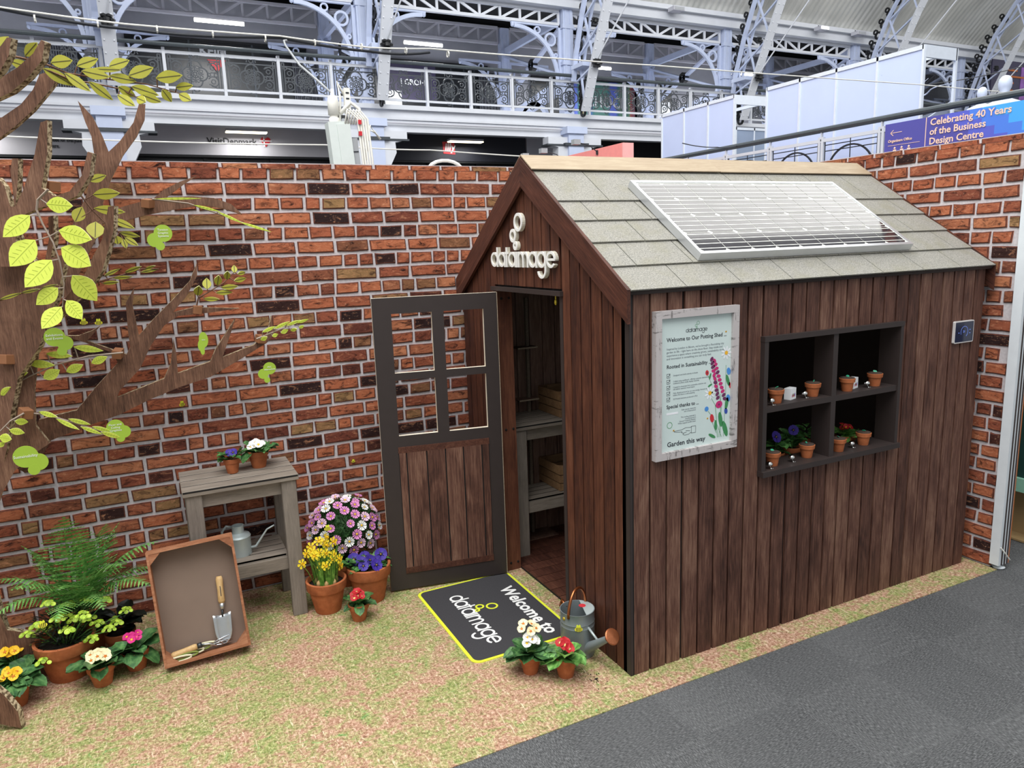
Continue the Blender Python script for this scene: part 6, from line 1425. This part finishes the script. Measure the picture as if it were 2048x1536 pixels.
dp = {c_: petals_mesh(c_, 13, .028, 1.0, .05, .12, inner=.2) for c_ in ('petal_pink', 'petal_pale_pink', 'petal_white')}; dc = dome_mesh('eye_yellow', .0065, .004)
n_ = 92
for k in range(n_):
    z = 1 - 1.45 * (k + .5) / n_; a = 2.399963 * k; r_ = math.sqrt(max(0, 1 - z * z)); d = Vector((r_ * math.cos(a), r_ * math.sin(a), z))
    if d.y > .55: continue
    if abs(d.x - .0) < .32 and .1 < d.z < .62 and d.y < -.4 and k % 3: continue      # bare green patch in front
    p = Cm + Vector((d.x * RX, d.y * RX * .85, d.z * RZ_)) * rr.uniform(1.0, 1.1)
    c_ = rr.choice(('petal_pink', 'petal_pink', 'petal_pale_pink', 'petal_white'))
    o = link('flower', dp[c_], q, p, (d + Vector((0, -.35, .25))).to_track_quat('Z', 'Y').to_euler(), rr.uniform(.85, 1.15)); link('flower_centre', dc, o, (0, 0, .003))

# ---- fern
rr = random.Random(41); q = thing('potted_fern', 'large bright green fern rising above the lime bracts', 'potted plant', (-2.36, 1.60, 0)); pot(q, .11, .19)
def frond_mesh(Lf, bend, seed, a0=.12):
    r2 = random.Random(seed); mb = MB(); n = 26; pts = []
    for i in range(n + 1):
        t_ = i / n; a = a0 + bend * t_ ** 1.4; pts.append(Vector((0, 0, 0)) if i == 0 else pts[-1] + Vector((0, math.sin(a), math.cos(a))) * (Lf / n))
    mb.tube(pts, [.003 * (1 - .8 * i / n) for i in range(n + 1)], 5)
    for i in range(5, n + 1):
        t_ = i / n; tang = (pts[i] - pts[i - 1]).normalized(); up = Vector((1, 0, 0)).cross(tang)
        pl = Lf * .27 * max(.06, math.sin(math.pi * min(1, .12 + (t_ - .15) * 1.03)) ** .8) * (1 - .3 * t_)
        for sx in (-1, 1):
            d = (Vector((sx, 0, 0)) * .90 + tang * .42 - up * .16 + Vector((0, 0, r2.uniform(-.1, .1)))).normalized()
            m_ = 6 if pl > .03 else 3; w0 = Lf / n * .36
            edge = []
            for j in range(m_ + 1):
                q = pts[i] + d * (pl * j / m_) - up * (pl * .10 * (j / m_) ** 2); ws = w0 * (1 - .85 * j / m_)
                edge.append((q, ws))
            for j in range(m_):
                (q0, wa), (q1, wb) = edge[j], edge[j + 1]
                mb.add([q0 - tang * wa * .55, q1 - tang * wb * .55, q1 + tang * wb * .55, q0 + tang * wa * .55], [(0, 1, 2, 3)])
                for sg in (-1, 1): mb.add([q0 + tang * (sg * wa * .5), q1 + tang * (sg * wb * .5), (q0 + q1) / 2 + d * (pl / m_ * .5) + tang * (sg * wa * 1.35)], [(0, 1, 2)])
    return mb.mesh('frond', 'fern_leaf')
fms = [frond_mesh(.74, .7, 1, .05), frond_mesh(.62, 1.35, 2, .15), frond_mesh(.52, 1.9, 3, .2)]
for k, (az, mi_, s_) in enumerate(((-1.5, 0, 1.0), (-.9, 1, 1.05), (-2.2, 1, .95), (-.35, 1, 1.05), (-2.75, 2, 1.0), (-.1, 2, 1.05), (-3.0, 1, .9), (-1.2, 2, 1.0), (-1.85, 2, .95), (-.25, 0, .85), (-2.95, 0, .8), (-.6, 2, 1.05), (-2.5, 0, .8), (-1.3, 0, .9), (-.7, 0, .92), (-1.6, 1, .9))):
    link('frond', fms[mi_], q, (.03 * math.cos(az), .03 * math.sin(az), .165), (0, 0, az - math.pi / 2 + rr.uniform(-.15, .15)), s_ * (.92 if k else 1.0))

# ---- euphorbia with lime bracts in the large pot
rr = random.Random(51); q = thing('potted_euphorbia', 'dark leaved spurge with lime green bracts in a wide terracotta pot', 'potted plant', (-2.435, 1.405, 0)); pot(q, .135, .205)
br = MB().lathe([(.002, 0), (.011, .004), (.0155, .010), (.015, .0115), (.009, .007), (.003, .004), (.0001, .006)], 12).mesh('bract', 'lime_bract', True)
sm = MB()
for k in range(24):
    a = 2.4 * k; r_ = .19 * math.sqrt((k + .5) / 24); hd_c = Vector((r_ * math.cos(a) * 1.25 + .06, r_ * math.sin(a) * .8 - .02, (.37 + rr.uniform(-.14, .06) - r_ * .25)))
    if k in (17, 20, 22): hd_c.z -= .08
    sm.tube([(hd_c.x * .2, hd_c.y * .2, .17), (hd_c.x * .7, hd_c.y * .7, .2 + (hd_c.z - .2) * .6), hd_c], [.0035, .003, .002], 5)
    for j in range(7):
        b_ = 2.4 * j; rj = .034 * math.sqrt((j + .2) / 9); p = hd_c + Vector((rj * math.cos(b_), rj * math.sin(b_), .014 - rj * .3 + rr.uniform(-.006, .006)))
        link('bract', br, q, p, Vector((math.cos(b_) * .35, math.sin(b_) * .35 - .35, .8)).to_track_quat('Z', 'Y').to_euler(), rr.uniform(.6, .95))
sm.build('stems', 'stem_green', q)
dl_ = MB()
for k in range(420):
    a = rr.uniform(0, 6.28); r_ = rr.uniform(.0, .11); z = rr.uniform(.18, .34); p = Vector((r_ * math.cos(a), r_ * math.sin(a), z)); d = Vector((math.cos(a), math.sin(a), rr.uniform(-.3, .6))).normalized() * rr.uniform(.03, .06); s_ = d.cross(Vector((0, 0, 1))).normalized() * .006
    dl_.add([p, p + d * .5 + s_, p + d, p + d * .5 - s_], [(0, 1, 2, 3)])
o = dl_.build('dark_foliage', 'dark_leaf', q); o['kind'] = 'stuff'
# ---- dark leaved plant
rr = random.Random(61); q = thing('potted_heuchera', 'near black ruffled leaf plant in a small pot behind the primroses', 'potted plant', (-2.20, 1.50, 0)); pot(q, .075, .13)
for k in range(26):
    a = rr.uniform(0, 6.28); el = rr.uniform(.1, 1.2); link('leaf', rr.choice(PL['dark_leaf']), q, (.03 * math.cos(a), .03 * math.sin(a), .12 + rr.uniform(0, .09)), orient((math.cos(a) * math.cos(el), math.sin(a) * math.cos(el), math.sin(el))), rr.uniform(.8, 1.25))

# ================================================================ watering cans
plain('zinc', '8b9496', .42, .35, .05); plain('zinc_inside', '5e6668', .5, .3, .05); plain('zinc_pale', 'b9c4c4', .45, .3, .04); plain('copper', 'a8663f', .28, .9, .08); plain('copper_rose', 'b06a45', .35, .7, .15, 200)
wc = thing('watering_can', 'grey metal watering can with copper handles and rose by the shed corner', 'watering can', (-.105, .315, 0), 0)
R_, h_ = .086, .235
MB().lathe([(R_ * .98, 0), (R_, .004), (R_, .155), (R_ * 1.02, .160), (R_, .165), (R_, .178), (R_ * 1.02, .182), (R_, .187), (R_, h_), (R_ * 1.025, h_ + .004), (R_ * .985, h_ + .004), (R_ * .97, h_ - .004), (R_ * .97, .02), (.0001, .018)], 40).build('body', ['zinc'], wc, True); smooth_by_angle(wc.children[-1], .5)
hl = []
for k in range(13):
    a = -1.2 + math.pi * k / 12 * .78; hl.append((R_ * .985 * math.cos(a - .35), R_ * .985 * math.sin(a - .35), h_ + .003))
MB().add([v for v in hl] + [(v[0], v[1], v[2] + .002) for v in hl], [tuple(range(13, 26)), tuple(reversed(range(13)))] + [(i, (i + 1) % 13, 13 + (i + 1) % 13, 13 + i) for i in range(13)]).build('half_lid', 'zinc_pale', wc)
MB().lathe([(.0001, 0), (.018, 0), (.018, .001), (.0001, .0012)], 18, (.035, .008, h_ + .005)).xf(Matrix.Identity(4)).build('round_label', 'p_red', wc)
az = -1.42; U2 = Vector((math.cos(az), math.sin(az), 0)); S2 = Vector((-math.sin(az), math.cos(az), 0))
sp0, sp1 = U2 * (R_ * .75) + Vector((0, 0, .045)), U2 * (R_ + .145) + Vector((0, 0, .175))
MB().tube([sp0, sp0.lerp(sp1, .15), sp0.lerp(sp1, .6), sp1], [.028, .026, .02, .015], 18).build('spout', 'zinc', wc, True)
dd = (sp1 - sp0).normalized()
ro = MB().lathe([(.013, -.02), (.016, 0), (.036, .030), (.040, .034), (.040, .038), (.034, .0395), (.0001, .044)], 24); ro.xf(Matrix.Translation(sp1) @ dd.to_track_quat('Z', 'Y').to_matrix().to_4x4()); ro.build('rose', 'copper_rose', wc, True); smooth_by_angle(wc.children[-1], .6)
MB().tube([U2 * R_ * .98 + Vector((0, 0, .168)), sp0.lerp(sp1, .55) + Vector((0, 0, .012))], .0062, 8).build('brace', 'zinc_pale', wc, True)
MB().tube([S2 * -.0 + U2 * (-.0) + S2 * (math.cos(t_) * R_ * 1.0) + Vector((0, 0, h_ - .015 + .125 * math.sin(t_))) for t_ in [math.pi * k / 16 for k in range(17)]], [.0075] * 17, 10).build('top_handle', 'copper', wc, True)
wc.children[-1].rotation_euler = (0, 0, .35)
MB().tube([U2 * (-R_) + Vector((0, 0, .21)), U2 * (-R_ - .035) + Vector((0, 0, .235)), U2 * (-R_ - .05) + Vector((0, 0, .20)), U2 * (-R_ - .03) + Vector((0, 0, .13)), U2 * (-R_) + Vector((0, 0, .085))], .0075, 10).build('side_handle', 'copper', wc, True)
for s_ in (-1, 1): MB().lathe([(.009, 0), (.008, .004), (.0001, .006)], 10).xf(Matrix.Translation(S2 * s_ * R_ * 1.0 + Vector((0, 0, h_ - .025))) @ (S2 * s_).to_track_quat('Z', 'Y').to_matrix().to_4x4()).build('rivet', 'brass', wc)
ws = thing('watering_can', 'small grey indoor watering can with long thin spout on the bench shelf', 'watering can', (-1.56, 1.60, .375))
MB().lathe([(.063, 0), (.064, .003), (.064, .105), (.066, .108), (.064, .111), (.060, .118), (.034, .128), (.032, .13), (.032, .168), (.034, .172), (.028, .172), (.026, .14)], 32).build('body', 'zinc_pale', ws, True); smooth_by_angle(ws.children[-1], .6)
MB().tube([(.05, -.02, .035), (.085, -.03, .04), (.115, -.04, .085), (.15, -.05, .135), (.19, -.06, .155)], [.008, .0075, .006, .005, .0045], 10).build('spout', 'zinc_pale', ws, True)
MB().tube([(-.03, 0, .168), (-.06, 0, .178), (-.085, 0, .15), (-.085, 0, .08), (-.062, 0, .03)], .007, 10).build('handle', 'zinc', ws, True)

# ================================================================ window shelf: seedling pots, boxes, clip lamps
plain('tag_green', '3fb48a', .5); plain('chrome', 'd9d9d6', .12, 1.0, .03)
pm_ = MB().lathe([(.026, 0), (.027, .003), (.0335, .048), (.039, .049), (.041, .068), (.038, .070), (.035, .068), (.0001, .067)], 24).mesh('pot', 'terracotta', False)
sm_ = MB().lathe([(.037, .068), (.036, .073), (.02, .076), (.0001, .0765)], 18).mesh('soil_cap', 'soil_cap', True)
tg_ = MB().prism([(-.010, 0), (.0, -.004), (.012, .004), (.009, .011), (-.004, .009)], (0, 0, .077), (1, .2, 0), (0, -.5, .6), .0015).mesh('plant_tag', 'tag_green')
spots = [(.915, .03, 1.222, 'on the upper shelf beside a white box and the frame'), (1.185, .04, 1.222, 'on the upper shelf against the mullion'), (1.43, .03, 1.222, 'on the upper shelf in front of a white box'), (1.66, .04, 1.222, 'on the upper shelf beside a silver clip lamp'), (.905, .03, .895, 'on the sill in front of violet violas'), (1.16, .04, .895, 'on the sill beside the mullion and violas'), (1.385, .03, .895, 'on the sill in front of the red and yellow primrose'), (1.60, .045, .895, 'on the sill beside the dark inner corner')]
for i, (x, y, z, w_) in enumerate(spots):
    q = thing('seedling_pot', 'small terracotta pot of compost ' + w_, 'pot', (x, y, z), .7 * i, 'seedling pots in the shed window')
    link('pot', pm_, q); smooth_by_angle(q.children[0], .6) if i == 0 else None
    link('soil_cap', sm_, q); link('plant_tag', tg_, q)
for x, y, z, w_ in ((1.04, .055, 1.222, 'upper shelf between two pots'), (1.515, .065, 1.222, 'upper shelf behind a pot')):
    q = thing('seed_box', 'small white printed box on the ' + w_, 'box', (x, y, z), .3, 'seed boxes'); MB().box(-.03, .03, -.018, .018, 0, .058).build('carton', 'print_white', q)
    for k in range(4): MB().prism([(-.004, 0), (.004, 0), (.003, .016), (-.003, .014)], (-.012 + .009 * k, -.0182, .012 + .004 * (k % 2)), X_, ZV, .0004).build('print', ['p_magenta', 'p_green', 'p_red', 'p_navy'][k], q)
for x, y, z, w_ in ((1.115, .03, 1.222, 'upper shelf before the white box'), (1.585, .03, 1.222, 'upper shelf between the two right pots'), (1.03, .02, .895, 'sill between two pots'), (1.495, .035, .895, 'sill between two pots past the mullion'), (.855, .0, 1.222, 'upper shelf against the outer frame'), (.85, -.005, .895, 'sill against the outer frame')):
    q = thing('clip_lamp', 'tiny shiny silver clip lamp on the ' + w_.replace(' right', ''), 'lamp', (x, y, z), 0, 'silver clip lamps')
    MB().lathe([(.016, .018), (.017, .022), (.014, .032), (.006, .037), (.0001, .038)], 14).build('shade', 'chrome', q, True)
    MB().tube([(0, 0, .02), (.003, -.004, .01), (0, -.012, .0015), (.014, -.014, .0015)], .0015, 6).build('wire_foot', 'chrome', q)
# inside bench behind the window with plants
q = thing('inner_bench', 'dark slatted bench behind the shed window', 'bench', (1.27, .30, 0))
for k in range(3): MB().box(-.75, .75, -.14 + .095 * k, -.05 + .095 * k, .80, .82).build('slat', 'bench_grey', q)
for sx in (-.7, .7): MB().box(sx - .03, sx + .03, -.12, .12, .018, .80).build('leg', 'bench_grey_upright', q)
viola((1.21, .19, .82), .05, .09, 'violet viola behind the window with tall loose leaves', 14, 2, .03, 22, .03, .10, .07)
viola((1.075, .17, .82), .045, .085, 'violet viola behind the window against the frame', 15, 1, .02, 22, .03, .08, .07)
viola((1.45, .30, .82), .045, .085, 'leafy viola without open flowers behind the mullion', 16, 0, .02, 18, .03, .08, .07)
primrose((1.645, .20, .82), .055, .09, 'petal_red', 'eye_yellow', 'red and yellow primrose behind the window', 17, 10, .11, 6, .03, .06, fr=.02, lm='primrose_leaf_light')
# spilled compost on the lawn print
rr = random.Random(71); mb = MB()
for k in range(60):
    a = rr.uniform(0, 6.28); r_ = abs(rr.gauss(0, .035)); x, y = -.16 + r_ * math.cos(a) * .9, .06 + r_ * 1.6 * math.sin(a); s_ = rr.uniform(.0012, .0045)
    mb.add([(x - s_, y, 0.0002), (x, y - s_, 0.0002), (x + s_, y, 0.0002), (x, y + s_, 0.0002), (x, y, s_)], [(0, 1, 4), (1, 2, 4), (2, 3, 4), (3, 0, 4), (3, 2, 1, 0)])
tag(mb.build('spilled_compost', 'soil', None), 'dark crumbs of compost spilled on the lawn print', 'soil', None, 'stuff')
bee((-.145, .238, .17), (-.45, -1, .1), .9, 'yellow bee cutout stuck on the large watering can')
bee((-1.08, 1.50, .46), (-.2, -1, .2), .9, 'yellow bee cutout among the pink daisies')
bee((-2.50, 1.30, .335), (.2, -1, .2), .9, 'yellow bee cutout on the lime green bracts')
bee((-.803, 1.909, .72), (0, -1, 0), .55, 'tiny yellow bee cutout on the bare brick wall')

# ================================================================ neighbouring stand seen past the wall post
plain('deep_green', '123a34', .5, 0, .06); plain('pale_green', '8fc4ac', .5, 0, .05); plain('card_tan', '9a8058', .8, 0, .05)
q = thing('display_cabinet', 'dark green cabinet with pale green plinth and open card base beyond the wall post', 'cabinet', (3.15, .3, 0))
MB().box(0, .6, -.55, .9, .43, 1.06).build('body', 'deep_green', q); MB().box(-.03, .62, -.57, .92, .34, .43).build('plinth_rail', 'pale_green', q); MB().box(-.01, .62, -.57, .92, 1.06, 1.09).build('top', 'booth_frame', q)
MB().box(.1, .6, -.55, .9, .01, .34).build('card_back', 'card_tan', q); MB().box(-.02, .6, -.55, .9, 0, .012).build('card_floor', 'card_tan', q)
q = thing('booth_wall', 'black booth panels behind the dark green cabinet', 'booth wall', (3.95, .3, 0))
for k in range(3): MB().box(0, .04, -1.2 + .8 * k, -.41 + .8 * k, 0, 2.5).build('panel', 'void_black', q)
for k, (y, z, c_) in enumerate(((-.15, 1.09, 'print_white'), (.0, 1.09, 'p_blue'), (.12, 1.09, 'p_yellow'))):
    o = MB().box(-.06, .06, -.05, .05, 0, .10 + .05 * k).build('product_box', c_, None, False, (3.35, .3 + y - .1, z)); tag(o, ('white', 'blue', 'yellow')[k] + ' product box standing on the dark green cabinet', 'box', 'boxes on the cabinet')
q = thing('cable_tie', 'white plastic tie sticking out of the wall post foot', 'cable tie', (2.60, -.185, .09)); MB().tube([(-.02, 0, .06), (.0, -.012, .03), (.06, -.012, -.03)], .004, 6).build('strap', 'cable_white', q)
